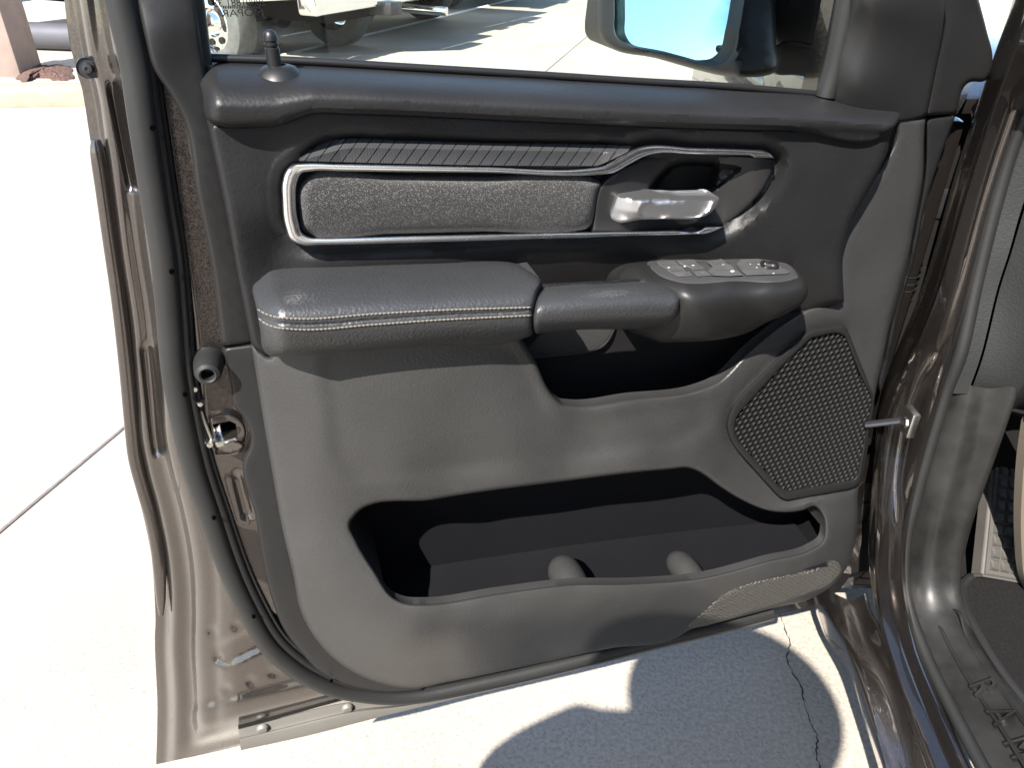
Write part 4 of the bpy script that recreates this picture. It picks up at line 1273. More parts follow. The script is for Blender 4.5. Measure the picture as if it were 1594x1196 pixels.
def body_lines():
    n = 90
    J = smo(mid(Jm1, Jm1, 0, n))
    yy = J[:, 1]
    bulge = .030 * np.exp(-((yy - 680) / 95)**2)
    L0 = bx(J, .572 - bulge * .6)
    Lb = L0.copy(); Lb[:, 1] += .05; Lb[:, 0] += .012
    Lbb = L0.copy(); Lbb[:, 1] += .12; Lbb[:, 0] += .06
    ls = [Lbb, Lb, L0]
    for f, x in ((.1, .566), (.28, .576), (.48, .588), (.62, .600), (.74, .602), (.86, .606), (1.0, .622)):
        q = smo(mid(Jm1, Jr, f, n))
        g = np.exp(-((q[:, 1] - 680) / 110)**2)
        ls.append(bx(q, x + (.016 * g if .2 < f < .6 else 0)))
    return ls
loft('door_jamb', body_lines(), M['paint'], truck, n=110, k=4, off=TO, sharp=60)
# rocker panel below the sill
R0 = [(1262, 905), (1271, 929), (1283, 952), (1316, 1009), (1339, 1075), (1359, 1138), (1376, 1196), (1400, 1290)]
R1 = [(1300, 925), (1309, 949), (1326, 999), (1359, 1081), (1392, 1196), (1420, 1290)]
R2 = [(1325, 935), (1342, 989), (1366, 1038), (1399, 1131), (1419, 1196), (1450, 1290)]
R3 = [(1346, 925), (1352, 950), (1366, 975), (1395, 1055), (1443, 1190), (1480, 1290)]
r0 = bx(R0, .540); r00 = r0.copy(); r00[:, 2] -= .09; r00[:, 0] += .03
loft('rocker_panel', [r00, r0, bx(R1, .550), bx(R2, .568), bx(R3, .580)], M['paint'], truck, n=60, k=5, off=TO, sharp=60)
w0 = bx(R3, .5785)
tube('pinch_weld', (w0 - TO)[:], .0035, M['paint'], truck, seg=8)
# body weatherstrip around the opening
Wc = [(1690, -20), (1660, 40), (1597, 178), (1575, 230), (1549, 318), (1531, 390), (1517, 450), (1496, 548), (1472, 612), (1442, 713), (1416, 810), (1408, 855), (1407, 905), (1417, 957), (1442, 1023), (1476, 1094), (1514, 1167), (1530, 1196), (1580, 1290)]
wc = crn(bx(Wc, .628), n=110)
tube('body_weatherstrip', wc - TO, .0092, M['rubber'], truck, seg=12, nrm=(1, 0, 0))
# kick panel and sill plate
K0 = [(1472, 600), (1447, 713), (1422, 811), (1413, 860), (1413, 905), (1424, 955), (1454, 1028), (1490, 1098), (1532, 1174), (1545, 1196), (1600, 1290)]
K1 = [(1508, 600), (1490, 690), (1470, 770), (1455, 830), (1446, 880), (1446, 930), (1462, 985), (1500, 1060), (1535, 1115), (1580, 1196), (1630, 1290)]
K2 = [(1540, 605), (1520, 690), (1500, 760), (1482, 830), (1474, 880), (1474, 930), (1490, 975), (1520, 1030), (1560, 1090), (1625, 1196), (1680, 1290)]
K3 = [(1586, 600), (1573, 640), (1550, 708), (1522, 787), (1505, 844), (1497, 890), (1496, 925), (1511, 975), (1548, 1038), (1600, 1105), (1668, 1196), (1730, 1290)]
kk_ = [bx(K0, .636), bx(K1, .656), bx(K2, .682), bx(K3, .705)]
k4 = kk_[-1].copy(); k4[:, 0] += .012; k4[:, 2] -= .03; k4[:, 1] += .02
loft('kick_panel', kk_ + [k4], M['sill'], truck, n=80, k=5, off=TO, sharp=60)
# raised rails and the raised word on the sill plate
for q, x in (([(1440, 955), (1462, 975), (1480, 1010), (1510, 1062), (1556, 1130), (1600, 1200)], .660), ([(1462, 950), (1492, 953), (1505, 990), (1535, 1042), (1580, 1105), (1640, 1190)], .688)):
    tube('sill_rail', crn(bx(q, x), n=40) - TO, .003, M['sill'], truck, seg=8, flat=(1, .6))
def sill_text():
    A_, B_ = crn(kk_[1], n=300), crn(kk_[2], n=300)
    Mid = A_ * .45 + B_ * .55
    r_ = Mid - CAM; pyy = 598 - FPX * (r_ @ Up) / (r_ @ Fw)
    for ch, py_ in zip('RAM', (1074, 1119, 1170)):
        k = int(np.argmin(np.abs(pyy - py_)))
        adv = Mid[min(k + 6, 299)] - Mid[k - 6]; adv /= np.linalg.norm(adv)
        upv = B_[k] - A_[k]; upv -= adv * (upv @ adv); upv /= np.linalg.norm(upv)
        nv = np.cross(adv, upv)
        m = Matrix(((adv[0], upv[0], nv[0], 0), (adv[1], upv[1], nv[1], 0), (adv[2], upv[2], nv[2], 0), (0, 0, 0, 1)))
        p = Mid[k] - TO + nv * .0045
        text_obj('raised_letter', ch, .050, M['sill'], truck, Matrix.Translation(Vector(p.tolist())) @ m, .0035, .72)
sill_text()
# pillar trim and dash end
PT0 = [(1680, 60), (1600, 195), (1580, 240), (1553, 325), (1535, 395), (1521, 455), (1500, 550), (1477, 613)]
PT1 = [(1720, 60), (1640, 195), (1620, 240), (1590, 325), (1570, 395), (1551, 455), (1528, 550), (1506, 613)]
p0, p1 = bx(PT0, .638), bx(PT1, .655); pm = (p0 + p1) / 2; pm[:, 0] -= .012
loft('pillar_trim', [p0, pm, p1], M['dash'], truck, n=40, k=6, off=TO)
D0 = [(1725, 60), (1645, 195), (1625, 240), (1595, 325), (1574, 395), (1555, 455), (1532, 550), (1509, 616)]
D1 = [(1760, 200), (1700, 300), (1660, 380), (1640, 440), (1610, 500), (1580, 560), (1555, 600), (1530, 622)]
D2 = [(1800, 300), (1760, 380), (1720, 440), (1690, 490), (1660, 530), (1630, 575), (1600, 605), (1566, 634)]
D3 = [(1830, 420), (1800, 480), (1760, 520), (1730, 560), (1700, 590), (1670, 610), (1640, 625), (1590, 645)]
loft('dash_end', [bx(D0, .660), bx(D1, .690), bx(D2, .715), bx(D3, .80)], M['dash'], truck, n=40, k=5, off=TO)
loft('lower_dash', [bx([(1535, 624), (1570, 634), (1600, 640), (1680, 650)], .745), bx([(1545, 632), (1578, 641), (1610, 648), (1690, 660)], .735), bx([(1550, 640), (1580, 647), (1620, 655), (1700, 670)], .80)], M['dash'], truck, n=20, k=4, off=TO)
# footwell: carpet floor, dark firewall, footrest
def quad_grid(name, c, mat, parent, n=12, wob=0.0):
    c = [np.asarray(q, float) for q in c]
    V = []; Fc = []
    for i in range(n + 1):
        for j in range(n + 1):
            s_, t_ = i / n, j / n
            p = (c[0]*(1-s_) + c[1]*s_) * (1-t_) + (c[3]*(1-s_) + c[2]*s_) * t_
            V.append(p + rng.normal(0, wob, 3) - TO)
    for i in range(n):
        for j in range(n):
            Fc.append((i*(n+1)+j, (i+1)*(n+1)+j, (i+1)*(n+1)+j+1, i*(n+1)+j+1))
    o = mobj(name, V, Fc, mat, parent); fixnormals(o)
    return o
ZF = .37
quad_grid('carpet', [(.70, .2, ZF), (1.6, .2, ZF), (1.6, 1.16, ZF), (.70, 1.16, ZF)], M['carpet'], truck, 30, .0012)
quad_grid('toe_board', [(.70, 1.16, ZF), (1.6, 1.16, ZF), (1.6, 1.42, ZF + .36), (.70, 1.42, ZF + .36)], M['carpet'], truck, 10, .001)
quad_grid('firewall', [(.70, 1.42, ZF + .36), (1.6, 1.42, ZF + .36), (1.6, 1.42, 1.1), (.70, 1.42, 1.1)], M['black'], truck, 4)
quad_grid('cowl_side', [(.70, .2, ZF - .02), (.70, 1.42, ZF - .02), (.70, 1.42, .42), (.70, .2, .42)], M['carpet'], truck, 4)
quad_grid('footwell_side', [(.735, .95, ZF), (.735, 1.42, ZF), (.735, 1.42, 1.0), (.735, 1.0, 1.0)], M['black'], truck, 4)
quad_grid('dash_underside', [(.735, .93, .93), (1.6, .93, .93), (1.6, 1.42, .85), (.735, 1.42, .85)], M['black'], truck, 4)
def footrest():
    A_, B_, C_, D_ = [PY(p[0], p[1], y)[0] for p, y in (((1531, 893), .925), ((1600, 905), .925), ((1612, 735), 1.07), ((1548, 722), 1.07))]
    def at(s_, t_, o_):
        p = (A_*(1-s_) + B_*s_) * (1-t_) + (D_*(1-s_) + C_*s_) * t_
        nn = np.cross(B_ - A_, D_ - A_); nn /= np.linalg.norm(nn)
        if nn[2] < 0: nn = -nn
        return p + nn * o_ - TO
    rest = None
    V = [at(s_, t_, o_) for o_ in (.006, -.02) for s_, t_ in ((-.08, -.03), (1, -.03), (1, 1), (-.08, 1))]
    rest = mobj('footrest', V, [(0, 1, 2, 3), (0, 4, 5, 1), (3, 2, 6, 7), (0, 3, 7, 4), (1, 5, 6, 2)], M['pedal'], truck, False); fixnormals(rest)
    bm = bmesh.new(); bm.from_mesh(rest.data)
    bmesh.ops.bevel(bm, geom=list(bm.edges), offset=.005, segments=3, affect='EDGES'); bm.to_mesh(rest.data); bm.free()
    # raised tread: columns of small wedge blocks
    nc = 4
    for i in range(nc):
        s0, s1 = .06 + i * .235, .06 + i * .235 + .20
        for j in range(9):
            t0, t1 = .03 + j * .107, .03 + j * .107 + .098
            q = [at(s0, t0, .006), at(s1, t0, .006), at(s1, t1, .006), at(s0, t1, .006)]
            u_ = [at(s0 + .02, t0 + .02, .0125), at(s1 - .02, t0 + .012, .0105), at(s1 - .02, t1 - .01, .0085), at((s0 + s1) / 2 - .05, t1 - .012, .009)]
            mobj('tread_block', q + u_, [(4, 5, 6, 7), (0, 1, 5, 4), (1, 2, 6, 5), (2, 3, 7, 6), (3, 0, 4, 7)], M['pedal'], rest, False)
footrest()
# pale curved bracket of an unidentified part
def panel_edge():
    pts = [(1592, 660), (1584, 720), (1580, 790), (1581, 850), (1588, 905), (1615, 960)]
    a = np.array(pts, float)
    P0 = PY(a[:, 0], a[:, 1], .90); P1 = P0 + np.array([.055, -.01, .0]); P2 = P1 + np.array([.03, .09, 0]); Pm = P0 + np.array([.04, .05, 0])
    loft('pale_panel_edge', [Pm, P0, P1, P2], M['pale'], truck, n=30, k=4, off=TO, sharp=30)
panel_edge()
# hinge pillar behind the gap, fender, inner structure
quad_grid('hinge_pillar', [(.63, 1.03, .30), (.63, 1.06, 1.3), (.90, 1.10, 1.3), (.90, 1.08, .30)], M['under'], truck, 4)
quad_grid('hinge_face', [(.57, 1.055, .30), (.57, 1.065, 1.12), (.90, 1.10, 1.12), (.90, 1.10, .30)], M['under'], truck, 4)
def fender():
    ar = [(1.05, .40)]
    c = (1.52, .40)
    for t in np.linspace(math.pi, 0, 15): ar.append((c[0] + .47 * math.cos(t), c[1] + .45 * math.sin(t)))
    ar += [(2.35, .42), (2.40, .7), (2.36, 1.0), (1.9, 1.08), (1.04, 1.12)]
    prism('front_fender', ar, .52 - TO[0], .60 - TO[0], M['paint'], truck, lambda a, b, c_: (c_, a - TO[1], b), .012, 2)
    prism('hood', [(1.12, .60), (1.15, .9), (1.15, 1.6), (2.3, 1.55), (2.36, .60)], 1.085, 1.13, M['paint'], truck, lambda a, b, c_: (b - TO[0], a - TO[1], c_), .012, 2)
    prism('wheel_liner', [(1.06, .35), (1.06, .9), (2.2, .9), (2.2, .35), (2.1, .35), (2.1, .86), (1.09, .86), (1.09, .35)], .60 - TO[0], 1.1 - TO[0], M['under'], truck, lambda a, b, c_: (c_, a - TO[1], b))
fender()
# front wheel
def front_wheel():
    c = np.array([.672, 1.455, .40]) - TO
    pr = []
    R_, W_ = .40, .145
    for a_, r in [(-W_ * .75, .25), (-W_ * .98, .29), (-W_, .33), (-W_ * .97, .37), (-W_ * .86, .392), (-.085, .398), (-.08, .388), (-.062, .388), (-.057, .3995), (-.012, .400), (-.007, .389), (.010, .389), (.015, .400), (.057, .3995), (.062, .388), (.08, .388), (.085, .398), (W_ * .86, .392), (W_ * .97, .37), (W_, .33), (W_ * .98, .29), (W_ * .75, .25)]:
        pr.append((r, a_))
    wl = lathe('front_wheel', pr, M['tyre'], truck, seg=90, loc=c)
    lathe('rim', [(.255, -W_ * .76), (.24, -W_ * .6), (.20, -W_ * .35), (.08, -W_ * .3), (.05, -W_ * .45), (.0001, -W_ * .46)], M['satin'], wl, seg=48, loc=c)
    V = []; Fc = []
    nb = 56
    for i in range(nb):
        for (a0, a1, sk) in ((-.137, -.088, .03), (-.055, -.014, -.03), (.017, .055, .03), (.088, .137, -.03)):
            t0 = 2 * math.pi * i / nb; t1 = t0 + 2 * math.pi / nb * .80
            b0 = len(V)
            for r in (.385, .4055):
                for (aa, tt) in ((a0, t0), (a1, t0 + sk), (a1, t1 + sk), (a0, t1)):
                    rr = r - (.010 if abs(aa) > .12 else 0)
                    V.append((c[0] + aa, c[1] + rr * math.cos(tt), c[2] + rr * math.sin(tt)))
            Fc += [(b0+4, b0+5, b0+6, b0+7), (b0, b0+1, b0+5, b0+4), (b0+1, b0+2, b0+6, b0+5), (b0+2, b0+3, b0+7, b0+6), (b0+3, b0, b0+4, b0+7)]
    o = mobj('tread', V, Fc, M['tyre'], wl, False); fixnormals(o); tag(o, kind='stuff')
front_wheel()
# hinges, check strap, wiring boot
def hinge(py_, zoff):
    p = PX(1470, py_, .60)[0] - TO
    prism('hinge', [(-.03, -.022), (.02, -.022), (.03, -.006), (.03, .006), (.02, .022), (-.03, .022)], -.05, .02, M['dark_steel'], truck, lambda a, b, c_: (p[0] + c_, p[1] + .06 + a, p[2] + b), .004, 2)
    tube('hinge_pin', np.array([p + np.array([-.05, .05, -.04]), p + np.array([-.05, .05, .045])]), .009, M['dark_steel'], truck, seg=16)
    for dz in (-.05, .05):
        lathe('hinge_bolt', [(.0001, -.004), (.007, -.004), (.008, 0), (.011, .001)], M['dark_steel'], truck, seg=12, axis='y', loc=(p + np.array([-.005, .045, dz])).tolist())
hinge(330, 0)
cs0, cs1 = PX(1345, 656, .52)[0], PX(1420, 653, .566)[0]
cs0[1] = cs1[1] + .03
tube('check_strap', np.array([cs0 + (cs1 - cs0) * t for t in (0, .5, 1)]) - TO, .0075, M['dark_steel'], truck, seg=10, flat=(1, .6))
bp = PX(1418, 654, .560)[0] - TO
prism('check_bracket', [(-.016, -.020), (.016, -.020), (.016, .020), (-.016, .020)], -.006, .006, M['steel'], truck, lambda a, b, c_: (bp[0] + c_ - .004, bp[1] + a * .9 - .004, bp[2] + b), .003, 2)
lathe('check_bolt', [(.0001, -.012), (.007, -.0115), (.0085, -.008), (.010, -.006), (.0115, -.005)], M['steel'], truck, seg=6, axis='x', loc=(bp + np.array([-.001, -.006, 0])).tolist(), sharp=20)
wb = []
for i, (px_, py_) in enumerate([(1440, 425), (1444, 440), (1440, 460), (1434, 480), (1426, 500), (1418, 520), (1408, 540)]):
    wb.append(PX(px_, py_, .575)[0] + np.array([.01, .09, 0]))
wbc = crn(np.array(wb), n=60) - TO
tube('wiring_boot', wbc, .020 + .004 * np.sin(np.arange(60) * 1.4), M['under'], truck, seg=14)
# rest of the cab: roof, far side, rear door and bed, seat
fx = lambda a, b, c_: (c_ - TO[0], a - TO[1], b)
prism('rear_door', [(-.16, .30), (-.16, 1.16), (-.22, 1.72), (-1.05, 1.76), (-1.22, 1.2), (-1.22, .30)], .535, .60, M['paint'], truck, fx, .015, 2)
prism('rear_window', [(-.26, 1.20), (-.28, 1.66), (-1.0, 1.69), (-1.1, 1.20)], .530, .534, M['winglass'], truck, fx)
prism('cab_pillar', [(-.10, .36), (-.10, 1.2), (-.16, 1.74), (-.21, 1.74), (-.15, 1.16), (-.15, .36)], .58, .66, M['paint'], truck, fx, .01, 2)
prism('roof', [(.58, -1.25), (.66, .35), (1.84, .35), (1.92, -1.25)], 1.72, 1.80, M['paint'], truck, lambda a, b, c_: (a - TO[0], b - TO[1], c_), .03, 2)
prism('far_cab_side', [(-1.22, .30), (-1.22, 1.76), (.3, 1.76), (1.05, 1.14), (1.05, .30)], 1.88, 1.95, M['paint'], truck, fx, .01, 2)
prism('bed_side', [(-1.26, .46), (-1.26, 1.12), (-3.1, 1.12), (-3.1, .46)], .54, 1.95, M['paint'], truck, fx, .02, 2)
prism('seat', [(-.62, .42), (-.62, .66), (-.10, .70), (.0, .62), (-.02, .42)], .82, 1.36, M['carpet'], truck, fx, .04, 3)
prism('seat_back', [(-.62, .60), (-.86, 1.34), (-.74, 1.38), (-.44, .66)], .82, 1.36, M['carpet'], truck, fx, .04, 3)
prism('windscreen_pillar', [(1.04, 1.13), (.98, 1.13), (.28, 1.73), (.36, 1.75)], .585, .64, M['paint'], truck, fx, .012, 2)
# floor mat, loose on the carpet
def mat():
    edge = [(1502, 905), (1512, 896), (1594, 894), (1700, 892, 1), (1760, 1000, 1), (1740, 1190, 1), (1640, 1140), (1594, 1085), (1558, 1038), (1518, 972), (1503, 935)]
    c = cr(edge, True, 10)
    P_ = PZ(c[:, 0], c[:, 1], ZF + .02)
    o0 = P_.mean(0); o0[2] = ZF
    mt = empty('floor_mat', o0.tolist())
    tag(mt, 'grey carpeted floor mat with bound edge in the driver footwell', 'floor mat')
    r = delaunay_2d_cdt([Vector(p[:2]) for p in P_], [(i, (i + 1) % len(P_)) for i in range(len(P_))], [], 0, 1e-5)
    v2 = np.array([(p.x, p.y) for p in r[0]]); tri = [t for t in r[2] if len(t) == 3]
    cen = np.array([v2[list(t)].mean(0) for t in tri]); k = inside(P_[:, :2], cen)
    V = np.column_stack([v2, np.full(len(v2), ZF + .016)]) - o0
    mobj('mat_pile', V, [t for t, q in zip(tri, k) if q], M['carpet'], mt)
    tube('mat_binding', P_ - np.array([0, 0, .008]) - o0, .008, M['rubber'], mt, seg=8, closed=True)
mat()

# ================================================================== parked trucks and the lot behind
def wheel(parent, x, y, r, rimmat, side, lug=True, tyremat='tyre_grey', wid=.13):
    c = (x, y, r)
    pr = [(r * .60, -wid * .8), (r * .70, -wid), (r * .86, -wid), (r * .96, -wid * .86), (r, -wid * .62), (r, wid * .62), (r * .96, wid * .86), (r * .86, wid), (r * .70, wid), (r * .60, wid * .8), (r * .58, 0)]
    w_ = lathe('wheel', pr, M[tyremat], parent, seg=48, loc=c)
    o_ = side * wid
    lathe('rim', [(r * .62, o_ * .84), (r * .60, o_ * .9), (r * .54, o_ * .6), (r * .50, o_ * .35), (r * .30, o_ * .45), (r * .22, o_ * .85), (r * .10, o_ * .95), (.0001, o_ * .95)], M[rimmat], w_, seg=48, loc=c)
    if lug:
        for k in range(8):
            t = 2 * math.pi * (k + .3) / 8
            lathe('rim_hole', [(.0001, 0), (r * .070, 0), (r * .075, -side * .01)], M['under'], w_, seg=12, loc=(x + o_ * .52, y + r * .42 * math.cos(t), r + r * .42 * math.sin(t)))
    return w_

def parked_truck(pos, heading, body, label, rim='chrome', wb=3.6, r=.42, half=1.0, group=None, detail=True):
    a = math.atan2(-heading[0], heading[1])
    t = empty('pickup_truck', (pos[0], pos[1], 0), (0, 0, a))
    tag(t, label, 'truck', group)
    fr = lambda p, q, c_: (c_, p, q)
    def arch(cy, zb):
        return [(cy + .53 * math.cos(k), max(zb, .42 + .53 * math.sin(k))) for k in np.linspace(math.pi + .0, 0, 13)]
    zb = .62
    bed = [(-1.15, zb + .05), (-1.15, 1.42), (1.05, 1.42), (1.05, zb)] + [p for p in arch(0, zb)[::-1]]
    prism('bed', bed, -half, half, M[body], t, fr, .02, 2)
    cab = [(1.07, zb), (1.07, 1.42), (1.20, 1.95), (2.75, 1.95), (3.45, 1.36), (4.75, 1.25), (4.85, .62)] + arch(wb, zb)[::-1] + []
    prism('cab', cab, -half * .98, half * .98, M[body], t, fr, .03, 2)
    for y0, y1 in ((1.30, 1.98), (2.08, 2.72)):
        for sx in (-1, 1):
            prism('side_window', [(y0, 1.45), (y0 + .06, 1.87), (y1 - .06, 1.87), (y1 + .12, 1.45)], sx * half * .985, sx * half * .995, M['winglass'], t, fr)
    prism('underbody', [(-1.0, .42), (-1.0, .63), (4.5, .63), (4.5, .42)], -.45, .45, M['under'], t, fr)
    tube('axle', np.array([(-half * .8, 0, .42), (half * .8, 0, .42)]), .06, M['dark_steel'], t, seg=10)
    lathe('differential', [(.0001, -.16), (.10, -.12), (.15, 0), (.10, .12), (.0001, .16)], M['dark_steel'], t, seg=16, loc=(0, 0, .42))
    prism('rear_bumper', [(-1.38, .55), (-1.36, .82), (-1.16, .84), (-1.16, .55)], -half, half, M['chrome' if rim == 'chrome' else 'dark_steel'], t, fr, .03, 3)
    box('tow_hitch', (-.09, -1.46, .47), (.09, -1.2, .58), M['dark_steel'], t, .01)
    box('number_plate', (-.17, -1.395, .63), (.17, -1.385, .77), M['mark'], t, .003)
    tube('tailpipe', crn([(half * .5, -.3, .46), (half * .62, -.8, .46), (half * .72, -1.25, .44), (half * .78, -1.5, .43)], n=20), .042, M['chrome'], t, seg=14)
    for sx in (-1, 1):
        box('tail_lamp', (sx * half - (.0 if sx < 0 else .17), -1.17, 1.0), (sx * half + (.17 if sx < 0 else .0), -1.11, 1.38), M['lamp_red'], t, .01)
        for yy in (0, wb):
            wheel(t, sx * (half - .15), yy, r, rim, sx, lug=detail)
    return t
gA, gA2 = PZ(350, 108)[0], PZ(440, 89)[0]
ax = (gA2 - gA); ax /= np.linalg.norm(ax)
hd = np.array([-ax[1], ax[0]])
def place(g, **k):
    c = np.array([g[0], g[1]]) + ax[:2] * .85
    return parked_truck(c, hd, **k)
place(gA, body='silver_body', label='silver parked pickup truck with chrome eight-hole wheels nearest the open door', half=1.0, group='trucks parked across the lot')
gB = PZ(516, 58)[0]
place(np.array(gB) + np.array([ax[0], ax[1], 0]) * .3, body='white_body', label='white parked pickup truck behind the silver one', half=1.0, group='trucks parked across the lot')
gC = PZ(712, 13)[0]
parked_truck((gC[0] + .1, gC[1] + .9), np.array([-.93, .36]), 'white_body', 'white parked pickup truck far beyond the round column', rim='satin', group='trucks parked across the lot')
gD = PZ(82, 31)[0]
parked_truck((gD[0] - 3.4, gD[1] + 1.5), np.array([-.99, .12]), 'tan_body', 'tan parked pickup truck behind the kerbed island', rim='satin', group='trucks parked across the lot')
# round column far back
gc = PZ(666, 13)[0]
colm = lathe('column', [(.0001, 4.2), (.20, 4.2), (.20, .06), (.23, .05), (.24, 0.0)], M['kerb'], None, seg=32, axis='z', sharp=30)
colm.location = gc.tolist()
tag(colm, 'round pale concrete column standing beyond the parked trucks', 'column')
# kerbed island with mulch, square post and steel pipe
def island():
    f0 = PZ(-200, 172)[0]; f1 = PZ(400, 160)[0]
    k = empty('kerb', [float(f0[0]), float(f0[1]), 0])
    tag(k, 'pale concrete kerb edging the planted island', 'kerb')
    d = f1 - f0; L_ = np.linalg.norm(d[:2]); d = d / L_; nn = np.array([-d[1], d[0], 0])
    nseg = 3; Ls = [1.7, 1.9, 1.6]
    t = 0
    for l in Ls:
        P_ = [(0, 0), (.02, .12), (.05, .15), (.17, .15), (.17, 0)]
        o_ = prism('kerb_stone', P_, t + .004, t + l - .004, M['kerb'], k, lambda a_, b_, c_: tuple((d * c_ + nn * a_ + np.array([0, 0, b_]))), .006, 2)
        t += l
    # bed surface
    B = [d * 0 + nn * .16, d * t + nn * .16, d * t + nn * 1.6, nn * 1.6]
    V = []; Fc = []; n = 24
    for i in range(n + 1):
        for j in range(n + 1):
            s_, q_ = i / n, j / n
            p = (B[0]*(1-s_) + B[1]*s_)*(1-q_) + (B[3]*(1-s_) + B[2]*s_)*q_
            V.append(p + np.array([f0[0], f0[1], .115 + rng.uniform(0, .02)]))
    for i in range(n):
        for j in range(n):
            Fc.append((i*(n+1)+j, (i+1)*(n+1)+j, (i+1)*(n+1)+j+1, i*(n+1)+j+1))
    tag(mobj('gravel_bed', V, Fc, M['concrete'], None), 'pale gravel bed inside the kerbed island', 'bed', kind='structure')
    # mulch patch beside the post
    mp_ = [(30, 122), (60, 119), (112, 116), (112, 106), (80, 104), (30, 105)]
    c = cr(mp_, True, 4); Q = PZ(c[:, 0], c[:, 1], .14)
    cen = Q.mean(0)
    V = [(cen[0], cen[1], .175)]
    for f, z in ((.4, .172), (.75, .158), (1.0, .128)):
        for q in Q: V.append((cen[0] + (q[0]-cen[0])*f + rng.normal(0, .012), cen[1] + (q[1]-cen[1])*f + rng.normal(0, .012), z + rng.uniform(-.008, .008)))
    n = len(Q); Fc = [(0, 1+i, 1+(i+1) % n) for i in range(n)]
    for r_ in range(2):
        for i in range(n): Fc.append((1+r_*n+i, 1+(r_+1)*n+i, 1+(r_+1)*n+(i+1) % n, 1+r_*n+(i+1) % n))
    o_ = mobj('mulch', V, Fc, M['mulch'], None); fixnormals(o_)
    tag(o_, 'reddish bark mulch heaped at the foot of the square post', 'mulch', kind='stuff')
    pb = PZ(33, 119, .13)[0]
    po = prism('post', [(-.36, 0), (0, 0), (0, .36), (-.36, .36)], .10, 1.25, M['post'], None, lambda a_, b_, c_: (a_, b_, c_), .02, 2)
    po.location = (pb[0], pb[1], 0)
    tag(po, 'square pinkish concrete post standing on the kerbed island', 'post')
    a0, a1 = PZ(-60, 72)[0], PZ(260, 84)[0]
    pp = tube('steel_pipe', np.array([(0, 0, .14), (a1[0]-a0[0], a1[1]-a0[1], .14)]), .135, M['pipe'], None, seg=24)
    pp.location = (a0[0], a0[1], 0)
    tag(pp, 'dark grey steel pipe lying on the ground behind the post', 'pipe')
island()

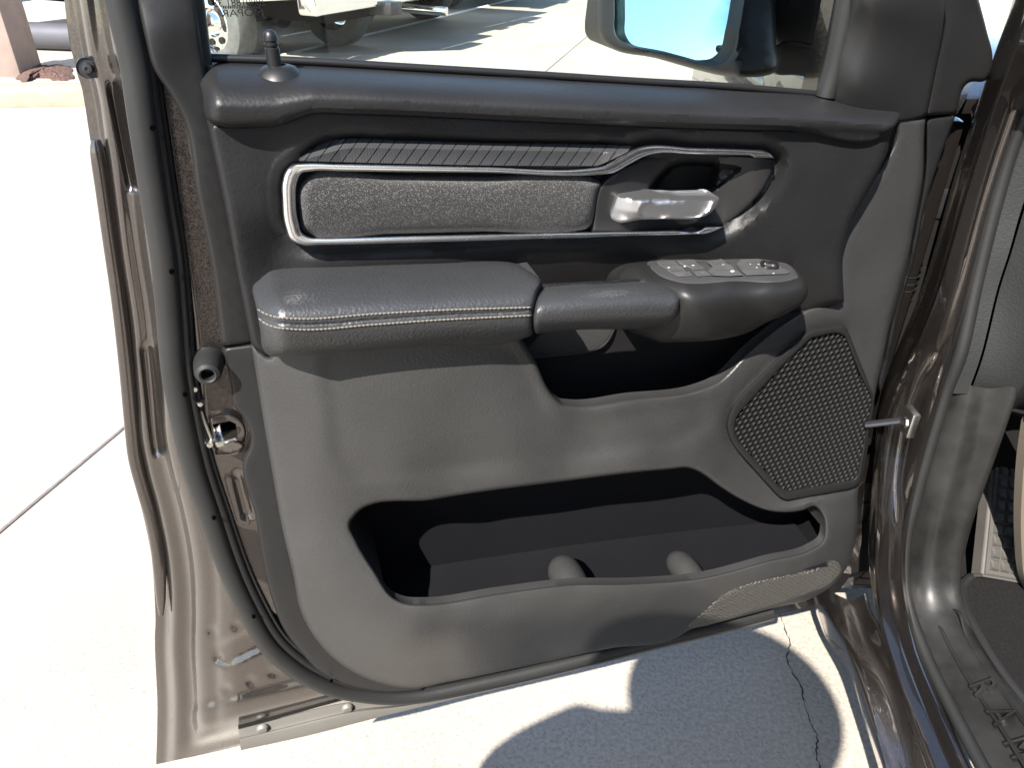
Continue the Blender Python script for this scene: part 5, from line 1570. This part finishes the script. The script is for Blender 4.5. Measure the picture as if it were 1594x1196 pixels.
# ================================================================== unseen person beside the door, inferred from the ground shadow
def person():
    root = (-.285, -.395, 0)
    J = {  # joint: position, radius (arms folded, jacket and elbows widened for the ground shadow)
        'pelvis': ((0, 0, .92), (.21, .14)), 'waist': ((0, 0, 1.08), (.24, .15)), 'chest': ((0, .01, 1.30), (.24, .15)), 'neckb': ((0, 0, 1.47), (.10, .08)),
        'neck': ((0, .01, 1.49), (.06, .06)), 'jaw': ((0, .03, 1.55), (.062, .072)), 'head': ((0, .02, 1.61), (.078, .095)), 'crown': ((0, .01, 1.67), (.06, .07)),
        'shl': ((-.25, 0, 1.38), (.085, .085)), 'ell': ((-.35, .08, 1.14), (.065, .065)), 'wrl': ((-.02, .22, 1.18), (.034, .032)), 'hal': ((.06, .23, 1.20), (.04, .025)),
        'shr': ((.25, 0, 1.38), (.085, .085)), 'elr': ((.35, .08, 1.12), (.065, .065)), 'wrr': ((.03, .26, 1.13), (.034, .032)), 'har': ((-.05, .27, 1.14), (.038, .024)),
        'hil': ((-.10, 0, .90), (.115, .11)), 'knl': ((-.11, .02, .50), (.075, .075)), 'anl': ((-.12, 0, .10), (.05, .05)), 'tol': ((-.13, .15, .045), (.045, .035)),
        'hir': ((.10, 0, .90), (.115, .11)), 'knr': ((.11, .02, .50), (.075, .075)), 'anr': ((.12, 0, .10), (.05, .05)), 'tor': ((.13, .15, .045), (.045, .035))}
    E_ = [('pelvis', 'waist'), ('waist', 'chest'), ('chest', 'neckb'), ('neckb', 'neck'), ('neck', 'jaw'), ('jaw', 'head'), ('head', 'crown'),
          ('chest', 'shl'), ('shl', 'ell'), ('ell', 'wrl'), ('wrl', 'hal'), ('chest', 'shr'), ('shr', 'elr'), ('elr', 'wrr'), ('wrr', 'har'),
          ('pelvis', 'hil'), ('hil', 'knl'), ('knl', 'anl'), ('anl', 'tol'), ('pelvis', 'hir'), ('hir', 'knr'), ('knr', 'anr'), ('anr', 'tor')]
    V = [J[k][0] for k in J]; R_ = [J[k][1] for k in J]; ix = {k: i for i, k in enumerate(J)}
    Ed = [(ix[a], ix[b]) for a, b in E_]
    for hand, sg, dirv in (('hal', -1, (1, .1, .25)), ('har', 1, (-1, .1, .2))):
        h0 = np.array(J[hand][0]); d = np.array(dirv, float); d /= np.linalg.norm(d)
        side = np.cross(d, (0, 0, 1.0) if abs(d[2]) < .8 else (1.0, 0, 0)); side /= np.linalg.norm(side)
        for k, (off, ln) in enumerate(((-.027, .062), (-.009, .074), (.009, .070), (.026, .055))):
            b = len(V); V += [tuple(h0 + d * .035 + side * off), tuple(h0 + d * (.035 + ln * .5) + side * off + np.array([0, .006, 0])), tuple(h0 + d * (.035 + ln) + side * off + np.array([0, .016, 0]))]
            R_ += [(.0095, .0095), (.009, .009), (.0075, .0075)]; Ed += [(ix[hand], b), (b, b + 1), (b + 1, b + 2)]
        b = len(V); V += [tuple(h0 + side * -.035 + d * .01), tuple(h0 + side * -.052 + d * .04)]; R_ += [(.010, .010), (.0085, .0085)]; Ed += [(ix[hand], b), (b, b + 1)]
    me = bpy.data.meshes.new('body'); me.from_pydata(V, Ed, [])
    o = bpy.data.objects.new('body_tmp', me); COL.objects.link(o)
    sk = o.modifiers.new('skin', 'SKIN'); sk.use_smooth_shade = True
    for i, r in enumerate(R_): me.skin_vertices[0].data[i].radius = r
    for i in range(len(V)): me.skin_vertices[0].data[i].use_root = (i == 0)
    sb = o.modifiers.new('sub', 'SUBSURF'); sb.levels = 2; sb.render_levels = 2
    bpy.context.view_layer.update()
    nm = bpy.data.meshes.new_from_object(o.evaluated_get(bpy.context.evaluated_depsgraph_get()))
    bpy.data.objects.remove(o)
    skin = material('skin', (.42, .26, .19), .5); cloth = material('dark_shirt', (.03, .035, .05), .85, vary=.2, vscale=20); jean = material('dark_jeans', (.03, .04, .07), .9, vary=.2, vscale=40); hair = material('dark_hair', (.02, .015, .012), .6)
    nm.materials.clear()
    for m_ in (skin, cloth, jean, hair): nm.materials.append(m_)
    for p in nm.polygons:
        c = p.center
        if c.z > 1.48: p.material_index = 3 if (c.z > 1.66 or c.y < -.02) else 0
        elif c.z < .97 and abs(c.x) < .19: p.material_index = 2
        elif abs(c.x) < .16 and c.y > .19 and 1.05 < c.z < 1.28: p.material_index = 0
        else: p.material_index = 1
    t = empty('person', root, (0, 0, math.radians(-28)))
    b = bpy.data.objects.new('body', nm); COL.objects.link(b); b.parent = t
    tag(t, 'unseen person in dark jacket and jeans beside the open door, hat added for its shadow', 'person')
    lathe('nose', [(.0001, .032), (.006, .024), (.012, .008), (.013, 0)], skin, t, seg=10, axis='y', loc=(0, .095, 1.60))
    lathe('added_shadow_hat', [(.0001, .115), (.05, .11), (.085, .085), (.100, .03), (.105, .012), (.15, .004), (.205, -.010), (.21, -.014), (.15, -.002), (.10, .0)], material('added_hat_straw', (.35, .27, .16), .8, vary=.2, vscale=60), t, seg=40, axis='z', loc=(0, .01, 1.635))  # hat added so its brim fills gaps in the ground shadow
    for sx in (-1, 1):
        lathe('ear', [(.0001, .008), (.014, .008), (.02, 0)], skin, t, seg=12, axis='x', loc=(sx * .078, .01, 1.60))
        lathe('eye', [(.0001, .006), (.008, .004), (.011, -.004)], M['mark'], t, seg=12, axis='y', loc=(sx * .03, .098, 1.625))
    tube('mouth', np.array([(-.022, .094, 1.562), (0, .099, 1.560), (.022, .094, 1.562)]), .004, skin, t, seg=8)
person()
